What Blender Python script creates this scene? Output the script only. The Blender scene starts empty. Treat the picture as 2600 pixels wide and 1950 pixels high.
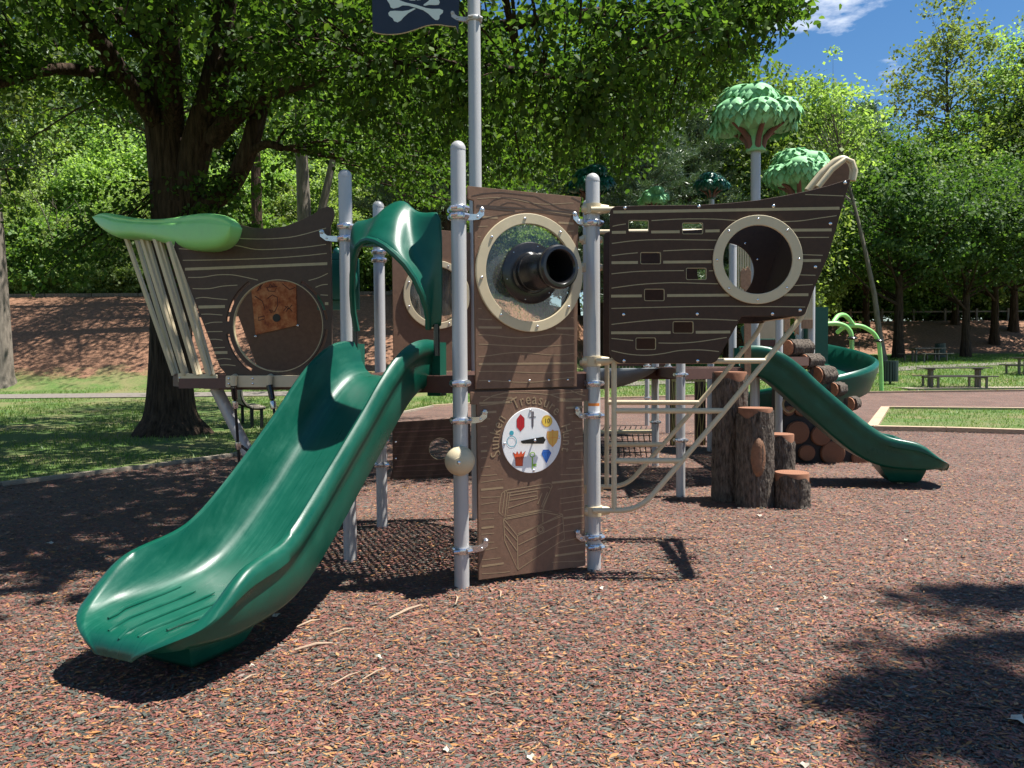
import bpy, math, random
import numpy as np
from mathutils import Vector, Matrix
rad = math.radians
random.seed(7)
RNG = np.random.default_rng(7)
scene = bpy.context.scene

# ------------------------------------------------------------------ camera, sky, sun, exposure
EYE = Vector((0, 0, 1.48)); PITCH = rad(1.9); ROLL = rad(0.4); FOC = 1953.0
FW = Vector((0, math.cos(PITCH), -math.sin(PITCH)))
_r0 = Vector((1, 0, 0)); _u0 = Vector((0, math.sin(PITCH), math.cos(PITCH)))
RT = math.cos(ROLL) * _r0 - math.sin(ROLL) * _u0
UP = math.sin(ROLL) * _r0 + math.cos(ROLL) * _u0
cam_data = bpy.data.cameras.new("camera"); cam = bpy.data.objects.new("camera", cam_data)
scene.collection.objects.link(cam); scene.camera = cam
cam_data.sensor_width = 36; cam_data.lens = 36 * FOC / 2600; cam_data.clip_end = 900; cam_data.clip_start = 0.05
cam.matrix_world = Matrix(((RT.x, UP.x, -FW.x, EYE.x), (RT.y, UP.y, -FW.y, EYE.y), (RT.z, UP.z, -FW.z, EYE.z), (0, 0, 0, 1)))

SUN = Vector((0.41, 0.025, 1.0)).normalized()
sun_el = math.asin(SUN.z); sun_az = math.atan2(SUN.x, SUN.y)
world = bpy.data.worlds.new("World"); scene.world = world; world.use_nodes = True
wn = world.node_tree; wn.nodes.clear()
def wnode(t, **k):
    n = wn.nodes.new(t)
    for a, b in k.items(): setattr(n, a, b)
    return n
sky = wnode('ShaderNodeTexSky', sky_type='NISHITA', sun_disc=False, sun_elevation=sun_el, sun_rotation=sun_az,
            air_density=1.0, dust_density=0.0, ozone_density=2.8)
tc = wnode('ShaderNodeTexCoord'); mp = wnode('ShaderNodeMapping'); mp.inputs['Scale'].default_value = (1.0, 1.0, 3.0)
mp.inputs['Location'].default_value = (4.4, 1.3, 2.06)
nz = wnode('ShaderNodeTexNoise'); nz.inputs['Scale'].default_value = 3.6; nz.inputs['Detail'].default_value = 9; nz.inputs['Roughness'].default_value = .58
cr = wnode('ShaderNodeValToRGB'); cr.color_ramp.elements[0].position = .57; cr.color_ramp.elements[1].position = .68
mx = wnode('ShaderNodeMix', data_type='RGBA'); bg = wnode('ShaderNodeBackground'); wo = wnode('ShaderNodeOutputWorld')
L = wn.links.new
L(tc.outputs['Generated'], mp.inputs['Vector']); L(mp.outputs['Vector'], nz.inputs['Vector']); L(nz.outputs['Fac'], cr.inputs['Fac'])
L(cr.outputs['Color'], mx.inputs['Factor']); hsv = wnode('ShaderNodeHueSaturation'); hsv.inputs['Saturation'].default_value = 1.22; hsv.inputs['Value'].default_value = 1.15; L(sky.outputs['Color'], hsv.inputs['Color']); L(hsv.outputs['Color'], mx.inputs[6]); mx.inputs[7].default_value = (13, 13.3, 13.8, 1)
L(mx.outputs[2], bg.inputs['Color']); bg.inputs['Strength'].default_value = 0.05; L(bg.outputs['Background'], wo.inputs['Surface'])

sd = bpy.data.lights.new("sun", 'SUN'); sd.energy = 5.0; sd.angle = rad(0.53); sd.color = (1, .955, .88)
sun = bpy.data.objects.new("sun", sd); scene.collection.objects.link(sun)
sun.rotation_euler = SUN.to_track_quat('Z', 'Y').to_euler(); sun.location = (6, 0, 30)
vs = scene.view_settings; vs.view_transform = 'Standard'; vs.look = 'None'; vs.exposure = 1.15; vs.gamma = 1; vs.use_curve_mapping = False
scene.cycles.max_bounces = 6; scene.cycles.diffuse_bounces = 3; scene.cycles.glossy_bounces = 3
scene.cycles.transparent_max_bounces = 8; scene.cycles.transmission_bounces = 4

# ------------------------------------------------------------------ geometry of the view, used to turn measured picture points into metres
def ray(px, py): return FW + RT * ((px - 1300) / FOC) + UP * ((975 - py) / FOC)
def W(px, py, Y): d = ray(px, py); return EYE + d * (Y / d.y)
def G(px, py, z=0.0): d = ray(px, py); return EYE + d * ((z - EYE.z) / d.z)
def GT(px, py):
    d = ray(px, py); t = 3.0
    while t < 160:
        p = EYE + d * t
        if p.z < zt(p.x, p.y): return p
        t += .05
    return EYE + d * 60
S = 1.1754                     # the measured sheet was 2212 wide, the photograph 2600
def Wd(x, y, Y): return W(x * S, y * S, Y)
def Gd(x, y, z=0.0): return G(x * S, y * S, z)

class Frame:
    """upright panel plane: u to the right, v up, n towards the viewer"""
    def __init__(s, o, udir):
        s.o = Vector(o); s.u = Vector(udir).normalized(); s.v = Vector((0, 0, 1)); s.n = s.u.cross(s.v)
    def m(s, off=0.0):
        o = s.o + s.n * off
        return Matrix(((s.u.x, s.v.x, s.n.x, o.x), (s.u.y, s.v.y, s.n.y, o.y), (s.u.z, s.v.z, s.n.z, o.z), (0, 0, 0, 1)))
    def uv(s, px, py):
        d = ray(px, py); t = (s.o - EYE).dot(s.n) / d.dot(s.n); p = EYE + d * t - s.o
        return (p.dot(s.u), p.z)
    def crop(s, pts, x0, y0, k): return [s.uv(x0 + k * x, y0 + k * y) for x, y in pts]
    def w(s, u, v, n=0.0): return s.o + s.u * u + s.v * v + s.n * n

# ------------------------------------------------------------------ materials
MATS = {}
def mat(name, color, rough=.6, metal=0, spec=.5, noise=0.0, nscale=20, bump=0.0, bscale=80, bdist=.02, coat=0, stretch=None, detail=4, sheen=0):
    m = bpy.data.materials.new(name); m.use_nodes = True; nt = m.node_tree; b = nt.nodes['Principled BSDF']
    b.inputs['Base Color'].default_value = (*color, 1); b.inputs['Roughness'].default_value = rough
    b.inputs['Metallic'].default_value = metal; b.inputs['Specular IOR Level'].default_value = spec; b.inputs['Coat Weight'].default_value = coat
    t = nt.nodes.new('ShaderNodeTexCoord'); vec = t.outputs['Object']
    if stretch:
        q = nt.nodes.new('ShaderNodeMapping'); q.inputs['Scale'].default_value = stretch; nt.links.new(vec, q.inputs['Vector']); vec = q.outputs['Vector']
    if noise:
        n = nt.nodes.new('ShaderNodeTexNoise'); n.inputs['Scale'].default_value = nscale; n.inputs['Detail'].default_value = detail; n.inputs['Roughness'].default_value = .65
        nt.links.new(vec, n.inputs['Vector'])
        r = nt.nodes.new('ShaderNodeValToRGB'); r.color_ramp.elements[0].position = .3; r.color_ramp.elements[1].position = .72
        r.color_ramp.elements[0].color = (*[max(0, c * (1 - noise)) for c in color], 1)
        r.color_ramp.elements[1].color = (*[min(1, c * (1 + noise)) for c in color], 1)
        nt.links.new(n.outputs['Fac'], r.inputs['Fac']); nt.links.new(r.outputs['Color'], b.inputs['Base Color'])
        rr = nt.nodes.new('ShaderNodeMapRange'); rr.inputs[3].default_value = max(0, rough - .1); rr.inputs[4].default_value = min(1, rough + .12)
        nt.links.new(n.outputs['Fac'], rr.inputs[0]); nt.links.new(rr.outputs[0], b.inputs['Roughness'])
    if bump:
        n2 = nt.nodes.new('ShaderNodeTexNoise'); n2.inputs['Scale'].default_value = bscale; n2.inputs['Detail'].default_value = 5
        nt.links.new(vec, n2.inputs['Vector'])
        bp = nt.nodes.new('ShaderNodeBump'); bp.inputs['Strength'].default_value = bump; bp.inputs['Distance'].default_value = bdist
        nt.links.new(n2.outputs['Fac'], bp.inputs['Height']); nt.links.new(bp.outputs['Normal'], b.inputs['Normal'])
    MATS[name] = m; return m

mat('green', (.003, .08, .052), rough=.34, spec=.4, noise=.12, nscale=9, bump=.03, bscale=150)
mat('green_dark', (.006, .10, .07), rough=.35, noise=.1, nscale=9)
mat('lime', (.25, .60, .17), rough=.42, noise=.06, nscale=6)
mat('limb_brown', (.13, .055, .04), rough=.6, noise=.3, nscale=14)
mat('leafgreen', (.22, .50, .24), rough=.65, spec=.25, noise=.1, nscale=5, bump=.05, bscale=40)
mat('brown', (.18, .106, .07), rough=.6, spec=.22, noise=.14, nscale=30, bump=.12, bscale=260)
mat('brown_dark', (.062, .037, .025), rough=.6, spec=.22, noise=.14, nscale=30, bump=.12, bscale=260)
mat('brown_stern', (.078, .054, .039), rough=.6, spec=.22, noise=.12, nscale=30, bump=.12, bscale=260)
mat('tan', (.56, .47, .31), rough=.42, noise=.06, nscale=8)
mat('tan_line', (.36, .30, .17), rough=.55, noise=.1, nscale=30)
mat('brown_line', (.052, .030, .02), rough=.6)
mat('groove_brown', (.30, .21, .12), rough=.5)
mat('post', (.43, .425, .42), rough=.38, metal=.15, noise=.07, nscale=14, stretch=(1, 1, .15))
mat('chrome', (.62, .62, .63), rough=.26, metal=.9, noise=.1, nscale=40)
mat('steel', (.75, .75, .75), rough=.18, metal=1)
mat('black', (.012, .012, .013), rough=.22, noise=.15, nscale=18)
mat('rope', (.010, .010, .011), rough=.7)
mat('deck', (.10, .048, .036), rough=.55, noise=.12, nscale=25)
mat('white', (.82, .81, .80), rough=.4)
mat('navy', (.010, .014, .028), rough=.4, noise=.2, nscale=10)
mat('flagwhite', (.62, .68, .64), rough=.45)
mat('bark_grey', (.12, .098, .08), rough=.95, spec=.2, noise=.8, nscale=40, bump=1.0, bscale=42, bdist=.06, stretch=(1, 1, .28), detail=8)
mat('logend', (.38, .165, .085), rough=.75, noise=.22, nscale=26, bump=.25, bscale=60)
mat('logend_dark', (.20, .10, .055), rough=.75, noise=.25, nscale=26, bump=.25, bscale=60)
mat('woodplank', (.34, .20, .115), rough=.7, noise=.25, nscale=30, stretch=(1, 1, .1), bump=.2, bscale=60)
mat('greyfabric', (.19, .215, .22), rough=.65, noise=.12, nscale=15)
mat('timber', (.42, .31, .21), rough=.85, noise=.28, nscale=30, bump=.3, bscale=60, stretch=(.3, 1, 1))
mat('concrete', (.27, .225, .17), rough=.9, noise=.2, nscale=12, bump=.2, bscale=60)
mat('asphalt', (.16, .14, .12), rough=.95, noise=.22, nscale=8, bump=.2, bscale=90)
mat('table_metal', (.14, .125, .11), rough=.5, metal=.2, noise=.15, nscale=20)
mat('bin_green', (.028, .055, .048), rough=.45, noise=.1)
mat('bench_slat', (.29, .25, .20), rough=.6, noise=.15, nscale=20)
mat('trunk', (.055, .037, .026), rough=.95, spec=.15, noise=.75, nscale=14, bump=1.0, bscale=16, bdist=.12, stretch=(1.0, 1.0, .14), detail=10)
mat('trunk_pale', (.16, .135, .11), rough=.95, noise=.5, nscale=14, bump=.8, bscale=20, stretch=(1, 1, .2), detail=8)
mat('twig', (.36, .26, .18), rough=.9, noise=.25, nscale=40)
mat('dryleaf', (.5, .45, .36), rough=.8, noise=.2, nscale=30)
mat('red', (.50, .012, .02), rough=.4); mat('grey_print', (.17, .15, .17), rough=.4); mat('yellow', (.80, .56, .07), rough=.4)
mat('gold', (.76, .42, .08), rough=.4); mat('blue', (.03, .15, .52), rough=.4); mat('key_green', (.28, .50, .06), rough=.4)
mat('orange_red', (.72, .09, .025), rough=.4); mat('teal', (.05, .36, .44), rough=.4); mat('ink', (.02, .017, .017), rough=.4)
mat('dark_red', (.27, .005, .01), rough=.4); mat('dark_blue', (.015, .07, .28), rough=.4)
mat('orange', (.75, .22, .03), rough=.5); mat('signyellow', (.46, .37, .12), rough=.6); mat('ink_brown', (.09, .022, .012), rough=.6)

def worn_green():
    m = mat('green_slide', (.004, .10, .064), rough=.34, spec=.38, bump=.03, bscale=150); nt = m.node_tree; b = nt.nodes['Principled BSDF']; N = nt.nodes.new; K = nt.links.new
    t = N('ShaderNodeTexCoord'); q = N('ShaderNodeMapping'); q.inputs['Scale'].default_value = (34, 1.3, 1.3); K(t.outputs['Object'], q.inputs['Vector'])
    n = N('ShaderNodeTexNoise'); n.inputs['Scale'].default_value = 2.2; n.inputs['Detail'].default_value = 10; n.inputs['Roughness'].default_value = .7; K(q.outputs[0], n.inputs['Vector'])
    n2 = N('ShaderNodeTexNoise'); n2.inputs['Scale'].default_value = 3.5; n2.inputs['Detail'].default_value = 8; n2.inputs['Roughness'].default_value = .7; K(t.outputs['Object'], n2.inputs['Vector'])
    mu = N('ShaderNodeMath'); mu.operation = 'MULTIPLY'; K(n.outputs['Fac'], mu.inputs[0]); K(n2.outputs['Fac'], mu.inputs[1])
    r = N('ShaderNodeValToRGB'); e = r.color_ramp.elements; e[0].position = .18; e[0].color = (.0025, .066, .042, 1); e[1].position = .42; e[1].color = (.012, .105, .07, 1); q2 = e.new(.28); q2.color = (.004, .078, .05, 1)
    K(mu.outputs[0], r.inputs['Fac']); K(r.outputs['Color'], b.inputs['Base Color'])
    mr = N('ShaderNodeMapRange'); mr.inputs[1].default_value = .15; mr.inputs[2].default_value = .42; mr.inputs[3].default_value = .26; mr.inputs[4].default_value = .55; K(mu.outputs[0], mr.inputs[0]); K(mr.outputs[0], b.inputs['Roughness'])
worn_green()

def glass_mat():
    m = bpy.data.materials.new('pane'); m.use_nodes = True; nt = m.node_tree; nt.nodes.clear()
    o = nt.nodes.new('ShaderNodeOutputMaterial'); a = nt.nodes.new('ShaderNodeBsdfTransparent'); g = nt.nodes.new('ShaderNodeBsdfGlossy'); x = nt.nodes.new('ShaderNodeMixShader')
    d = nt.nodes.new('ShaderNodeBsdfDiffuse'); y = nt.nodes.new('ShaderNodeMixShader')
    a.inputs[0].default_value = (.86, .87, .85, 1); g.inputs['Roughness'].default_value = .06
    fr = nt.nodes.new('ShaderNodeFresnel'); fr.inputs[0].default_value = 1.5
    n = nt.nodes.new('ShaderNodeTexNoise'); n.inputs['Scale'].default_value = 9; n.inputs['Detail'].default_value = 6
    mr = nt.nodes.new('ShaderNodeMapRange'); mr.inputs[1].default_value = .35; mr.inputs[2].default_value = .75; mr.inputs[3].default_value = .03; mr.inputs[4].default_value = .16
    d.inputs[0].default_value = (.6, .6, .57, 1)
    nt.links.new(n.outputs['Fac'], mr.inputs[0]); nt.links.new(mr.outputs[0], y.inputs[0])
    nt.links.new(fr.outputs[0], x.inputs[0]); nt.links.new(a.outputs[0], x.inputs[1]); nt.links.new(g.outputs[0], x.inputs[2])
    nt.links.new(x.outputs[0], y.inputs[1]); nt.links.new(d.outputs[0], y.inputs[2]); nt.links.new(y.outputs[0], o.inputs[0]); MATS['pane'] = m
glass_mat()

def ring_end(name, c0, c1):
    m = mat(name, c0, rough=.8, spec=.2); nt = m.node_tree; b = nt.nodes['Principled BSDF']; N = nt.nodes.new; K = nt.links.new
    t = N('ShaderNodeTexCoord'); n = N('ShaderNodeTexNoise'); n.inputs['Scale'].default_value = 5; n.inputs['Detail'].default_value = 4; K(t.outputs['Object'], n.inputs['Vector'])
    w = N('ShaderNodeTexWave'); w.wave_type = 'RINGS'; w.rings_direction = 'Z'; w.inputs['Scale'].default_value = 14; w.inputs['Distortion'].default_value = 2.5; w.inputs['Detail'].default_value = 3; K(t.outputs['Object'], w.inputs['Vector'])
    mx_ = N('ShaderNodeMix'); mx_.data_type = 'RGBA'; mx_.inputs[6].default_value = (*c0, 1); mx_.inputs[7].default_value = (*c1, 1); mu = N('ShaderNodeMath'); mu.operation = 'MULTIPLY'; K(w.outputs['Fac'], mu.inputs[0]); K(n.outputs['Fac'], mu.inputs[1]); K(mu.outputs[0], mx_.inputs[0]); K(mx_.outputs[2], b.inputs['Base Color'])
    bp = N('ShaderNodeBump'); bp.inputs['Strength'].default_value = .5; bp.inputs['Distance'].default_value = .004; K(w.outputs['Fac'], bp.inputs['Height']); K(bp.outputs['Normal'], b.inputs['Normal'])
ring_end('ringed', (.30, .145, .088), (.13, .06, .04)); ring_end('ringed_dark', (.22, .11, .065), (.08, .038, .024))

def map_mat():
    m = mat('map', (.48, .15, .045), rough=.6); nt = m.node_tree; b = nt.nodes['Principled BSDF']
    t = nt.nodes.new('ShaderNodeTexCoord'); n = nt.nodes.new('ShaderNodeTexNoise'); n.inputs['Scale'].default_value = 11; n.inputs['Detail'].default_value = 9; n.inputs['Roughness'].default_value = .72
    r = nt.nodes.new('ShaderNodeValToRGB'); e = r.color_ramp.elements
    e[0].position = .33; e[0].color = (.16, .025, .008, 1); e[1].position = .62; e[1].color = (.62, .27, .10, 1)
    q = e.new(.47); q.color = (.46, .13, .035, 1)
    nt.links.new(t.outputs['Object'], n.inputs['Vector']); nt.links.new(n.outputs['Fac'], r.inputs['Fac']); nt.links.new(r.outputs['Color'], b.inputs['Base Color'])
map_mat()

def leaf_mat(name, cols, trans=.45, gloss=.12, grough=.38):
    m = bpy.data.materials.new(name); m.use_nodes = True; nt = m.node_tree; nt.nodes.clear()
    o = nt.nodes.new('ShaderNodeOutputMaterial'); g = nt.nodes.new('ShaderNodeNewGeometry'); r = nt.nodes.new('ShaderNodeValToRGB')
    e = r.color_ramp.elements; e[0].color = (*cols[0], 1); e[1].color = (*cols[-1], 1)
    for i, c in enumerate(cols[1:-1]):
        q = e.new((i + 1) / (len(cols) - 1)); q.color = (*c, 1)
    oi = nt.nodes.new('ShaderNodeObjectInfo'); hs = nt.nodes.new('ShaderNodeHueSaturation')
    mr = nt.nodes.new('ShaderNodeMapRange'); mr.inputs[3].default_value = .65; mr.inputs[4].default_value = 1.35
    nt.links.new(oi.outputs['Random'], mr.inputs[0]); nt.links.new(mr.outputs[0], hs.inputs['Value'])
    mr2 = nt.nodes.new('ShaderNodeMapRange'); mr2.inputs[3].default_value = .485; mr2.inputs[4].default_value = .52
    nt.links.new(oi.outputs['Random'], mr2.inputs[0]); nt.links.new(mr2.outputs[0], hs.inputs['Hue'])
    d = nt.nodes.new('ShaderNodeBsdfDiffuse'); t = nt.nodes.new('ShaderNodeBsdfTranslucent'); x = nt.nodes.new('ShaderNodeMixShader'); x.inputs[0].default_value = trans
    gl = nt.nodes.new('ShaderNodeBsdfGlossy'); gl.inputs['Roughness'].default_value = grough; y = nt.nodes.new('ShaderNodeMixShader'); y.inputs[0].default_value = gloss
    gl.inputs[0].default_value = (.8, .85, .8, 1)
    tint = nt.nodes.new('ShaderNodeMix'); tint.data_type = 'RGBA'; tint.blend_type = 'MULTIPLY'; tint.inputs[0].default_value = 1; tint.inputs[7].default_value = (1.45, 1.6, .65, 1)
    nt.links.new(g.outputs['Random Per Island'], r.inputs['Fac']); nt.links.new(r.outputs['Color'], hs.inputs['Color'])
    nt.links.new(hs.outputs['Color'], d.inputs['Color']); nt.links.new(hs.outputs['Color'], tint.inputs[6]); nt.links.new(tint.outputs[2], t.inputs['Color'])
    nt.links.new(d.outputs[0], x.inputs[1]); nt.links.new(t.outputs[0], x.inputs[2]); nt.links.new(x.outputs[0], y.inputs[1]); nt.links.new(gl.outputs[0], y.inputs[2])
    nt.links.new(y.outputs[0], o.inputs[0]); MATS[name] = m
leaf_mat('leaf_maple', [(.026, .048, .012), (.042, .078, .016), (.062, .105, .02), (.11, .16, .032)], trans=.5, gloss=.02, grough=.6)
leaf_mat('leaf_bright', [(.12, .18, .055), (.19, .265, .08), (.26, .34, .115), (.34, .42, .17)], trans=.5, gloss=.025, grough=.6)
leaf_mat('leaf_mid', [(.05, .09, .022), (.085, .14, .032), (.13, .19, .045), (.20, .26, .07)], trans=.48, gloss=.025, grough=.6)
leaf_mat('leaf_dark', [(.03, .065, .02), (.05, .10, .026), (.075, .135, .034), (.12, .19, .05)], trans=.45, gloss=.025, grough=.6)
leaf_mat('needles', [(.035, .07, .035), (.055, .10, .05), (.09, .14, .075), (.13, .18, .10)], trans=.2, gloss=.08)
leaf_mat('grass_blade', [(.05, .10, .016), (.085, .15, .022), (.13, .20, .035), (.21, .22, .075)], trans=.3, gloss=.04, grough=.5)

def chip_mat():
    m = mat('chips', (.2, .1, .07), rough=.75); nt = m.node_tree; b = nt.nodes['Principled BSDF']; g = nt.nodes.new('ShaderNodeNewGeometry')
    r = nt.nodes.new('ShaderNodeValToRGB'); r.color_ramp.interpolation = 'CONSTANT'; e = r.color_ramp.elements
    cols = [(.055, .062, .050), (.19, .066, .052), (.075, .083, .066), (.22, .082, .062), (.034, .034, .029), (.32, .145, .045), (.145, .05, .041), (.092, .098, .082),
            (.24, .105, .06), (.165, .058, .046), (.045, .05, .042), (.36, .195, .08), (.20, .15, .125), (.125, .046, .038), (.21, .076, .058), (.066, .072, .058)]
    e[0].color = (*cols[0], 1); e[0].position = 0; e[1].position = 1 / len(cols); e[1].color = (*cols[1], 1)
    for i, c in enumerate(cols[2:]):
        q = e.new((i + 2) / len(cols)); q.color = (*c, 1)
    nt.links.new(g.outputs['Random Per Island'], r.inputs['Fac']); nt.links.new(r.outputs['Color'], b.inputs['Base Color'])
chip_mat()

def mulch_mat():
    m = mat('mulch', (.2, .1, .07), rough=.9); nt = m.node_tree; b = nt.nodes['Principled BSDF']; N = nt.nodes.new; K = nt.links.new
    t = N('ShaderNodeTexCoord'); wv = N('ShaderNodeTexNoise'); wv.inputs['Scale'].default_value = 14
    K(t.outputs['Object'], wv.inputs['Vector'])
    ad = N('ShaderNodeVectorMath'); ad.operation = 'MULTIPLY_ADD'; ad.inputs[1].default_value = (.06, .06, 0)
    K(wv.outputs['Color'], ad.inputs[0]); K(t.outputs['Object'], ad.inputs[2])
    mp_ = N('ShaderNodeMapping'); mp_.inputs['Scale'].default_value = (75, 125, 1); K(ad.outputs[0], mp_.inputs['Vector'])
    v = N('ShaderNodeTexVoronoi'); v.inputs['Scale'].default_value = 1.0; K(mp_.outputs['Vector'], v.inputs['Vector'])
    sp = N('ShaderNodeSeparateColor'); K(v.outputs['Color'], sp.inputs[0])
    r = N('ShaderNodeValToRGB'); r.color_ramp.interpolation = 'CONSTANT'; e = r.color_ramp.elements
    cols = [(.085, .08, .068), (.185, .078, .06), (.10, .096, .08), (.215, .10, .074), (.065, .056, .047), (.25, .14, .075), (.155, .066, .053), (.17, .13, .11), (.19, .08, .064)]
    e[0].color = (*cols[0], 1); e[0].position = 0; e[1].position = 1 / len(cols); e[1].color = (*cols[1], 1)
    for i, c in enumerate(cols[2:]):
        q = e.new((i + 2) / len(cols)); q.color = (*c, 1)
    K(sp.outputs[0], r.inputs['Fac'])
    big = N('ShaderNodeTexNoise'); big.inputs['Scale'].default_value = 1.3; big.inputs['Detail'].default_value = 5; K(t.outputs['Object'], big.inputs['Vector'])
    hs = N('ShaderNodeHueSaturation'); mr = N('ShaderNodeMapRange'); mr.inputs[1].default_value = .3; mr.inputs[2].default_value = .7; mr.inputs[3].default_value = .72; mr.inputs[4].default_value = 1.12
    K(big.outputs['Fac'], mr.inputs[0]); K(mr.outputs[0], hs.inputs['Value']); K(r.outputs['Color'], hs.inputs['Color']); K(hs.outputs['Color'], b.inputs['Base Color'])
    bp = N('ShaderNodeBump'); bp.inputs['Strength'].default_value = .9; bp.inputs['Distance'].default_value = .012
    K(sp.outputs[1], bp.inputs['Height']); K(bp.outputs['Normal'], b.inputs['Normal'])
mulch_mat()

def terrain_mat():
    m = mat('terrain', (.06, .1, .03), rough=.95); nt = m.node_tree; b = nt.nodes['Principled BSDF']; N = nt.nodes.new; K = nt.links.new
    t = N('ShaderNodeTexCoord'); a = N('ShaderNodeAttribute'); a.attribute_name = 'bank'
    n1 = N('ShaderNodeTexNoise'); n1.inputs['Scale'].default_value = .55; n1.inputs['Detail'].default_value = 9; n1.inputs['Roughness'].default_value = .7
    n2 = N('ShaderNodeTexNoise'); n2.inputs['Scale'].default_value = 9; n2.inputs['Detail'].default_value = 8; n2.inputs['Roughness'].default_value = .75
    K(t.outputs['Object'], n1.inputs['Vector']); K(t.outputs['Object'], n2.inputs['Vector'])
    g = N('ShaderNodeValToRGB'); e = g.color_ramp.elements; e[0].position = .3; e[0].color = (.032, .07, .012, 1); e[1].position = .75; e[1].color = (.13, .19, .04, 1)
    q = e.new(.5); q.color = (.068, .13, .022, 1); K(n2.outputs['Fac'], g.inputs['Fac'])
    dry = N('ShaderNodeMix'); dry.data_type = 'RGBA'; dry.inputs[7].default_value = (.20, .155, .075, 1)
    mr = N('ShaderNodeMapRange'); mr.inputs[1].default_value = .44; mr.inputs[2].default_value = .64; mr.inputs[4].default_value = .8
    K(n1.outputs['Fac'], mr.inputs[0]); K(mr.outputs[0], dry.inputs[0]); K(g.outputs['Color'], dry.inputs[6])
    s = N('ShaderNodeValToRGB'); e = s.color_ramp.elements; e[0].position = .28; e[0].color = (.085, .04, .024, 1); e[1].position = .75; e[1].color = (.38, .215, .13, 1)
    q = e.new(.5); q.color = (.21, .105, .06, 1); K(n2.outputs['Fac'], s.inputs['Fac'])
    ma = N('ShaderNodeMath'); ma.operation = 'MULTIPLY_ADD'; ma.inputs[1].default_value = 1.0
    mm = N('ShaderNodeMapRange'); mm.inputs[3].default_value = -.45; mm.inputs[4].default_value = .45; K(n1.outputs['Fac'], mm.inputs[0]); mm.inputs[1].default_value = .75; mm.inputs[2].default_value = .25
    K(a.outputs['Fac'], ma.inputs[0]); K(mm.outputs[0], ma.inputs[2])
    st = N('ShaderNodeMapRange'); st.inputs[1].default_value = .38; st.inputs[2].default_value = .62; K(ma.outputs[0], st.inputs[0])
    x = N('ShaderNodeMix'); x.data_type = 'RGBA'; K(st.outputs[0], x.inputs[0]); K(dry.outputs[2], x.inputs[6]); K(s.outputs['Color'], x.inputs[7])
    K(x.outputs[2], b.inputs['Base Color'])
    bp = N('ShaderNodeBump'); bp.inputs['Strength'].default_value = .8; bp.inputs['Distance'].default_value = .05; K(n2.outputs['Fac'], bp.inputs['Height']); K(bp.outputs['Normal'], b.inputs['Normal'])
terrain_mat()

# ------------------------------------------------------------------ scene graph helpers
COL = scene.collection; WM = {}
def link(o, parent=None, M=None):
    COL.objects.link(o); M = M or Matrix.Identity(4)
    if parent is not None:
        o.parent = parent; o.matrix_basis = WM[parent.name].inverted() @ M
    else: o.matrix_basis = M
    WM[o.name] = M; return o
def tag(o, label=None, cat=None, group=None, kind=None):
    for k, v in (('label', label), ('category', cat), ('group', group), ('kind', kind)):
        if v: o[k] = v
    return o
def thing(name, label, cat, loc=(0, 0, 0), rz=0.0, group=None):
    o = bpy.data.objects.new(name, None); o.empty_display_size = .2
    return tag(link(o, None, Matrix.Translation(Vector(loc)) @ Matrix.Rotation(rz, 4, 'Z')), label, cat, group)
def setup(me, m, smooth=True, ang=35):
    if m: me.materials.append(MATS[m])
    if smooth:
        me.shade_smooth(); me.set_sharp_from_angle(angle=rad(ang))
    return me
def put(name, me, parent=None, M=None, **t):
    return tag(link(bpy.data.objects.new(name, me), parent, M), **t)
def clone(src, M=None, **t):
    """copy of a thing with its parts and their sub-parts, placed at M"""
    def rec(o, parent, Mw):
        c = o.copy(); COL.objects.link(c); c.parent = parent
        if parent is None: c.matrix_basis = Mw
        WM[c.name] = Mw
        for ch in [k for k in o.children]:
            rec(ch, c, Mw @ ch.matrix_basis)
        return c
    r = rec(src, None, M)
    return tag(r, **t)

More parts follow.
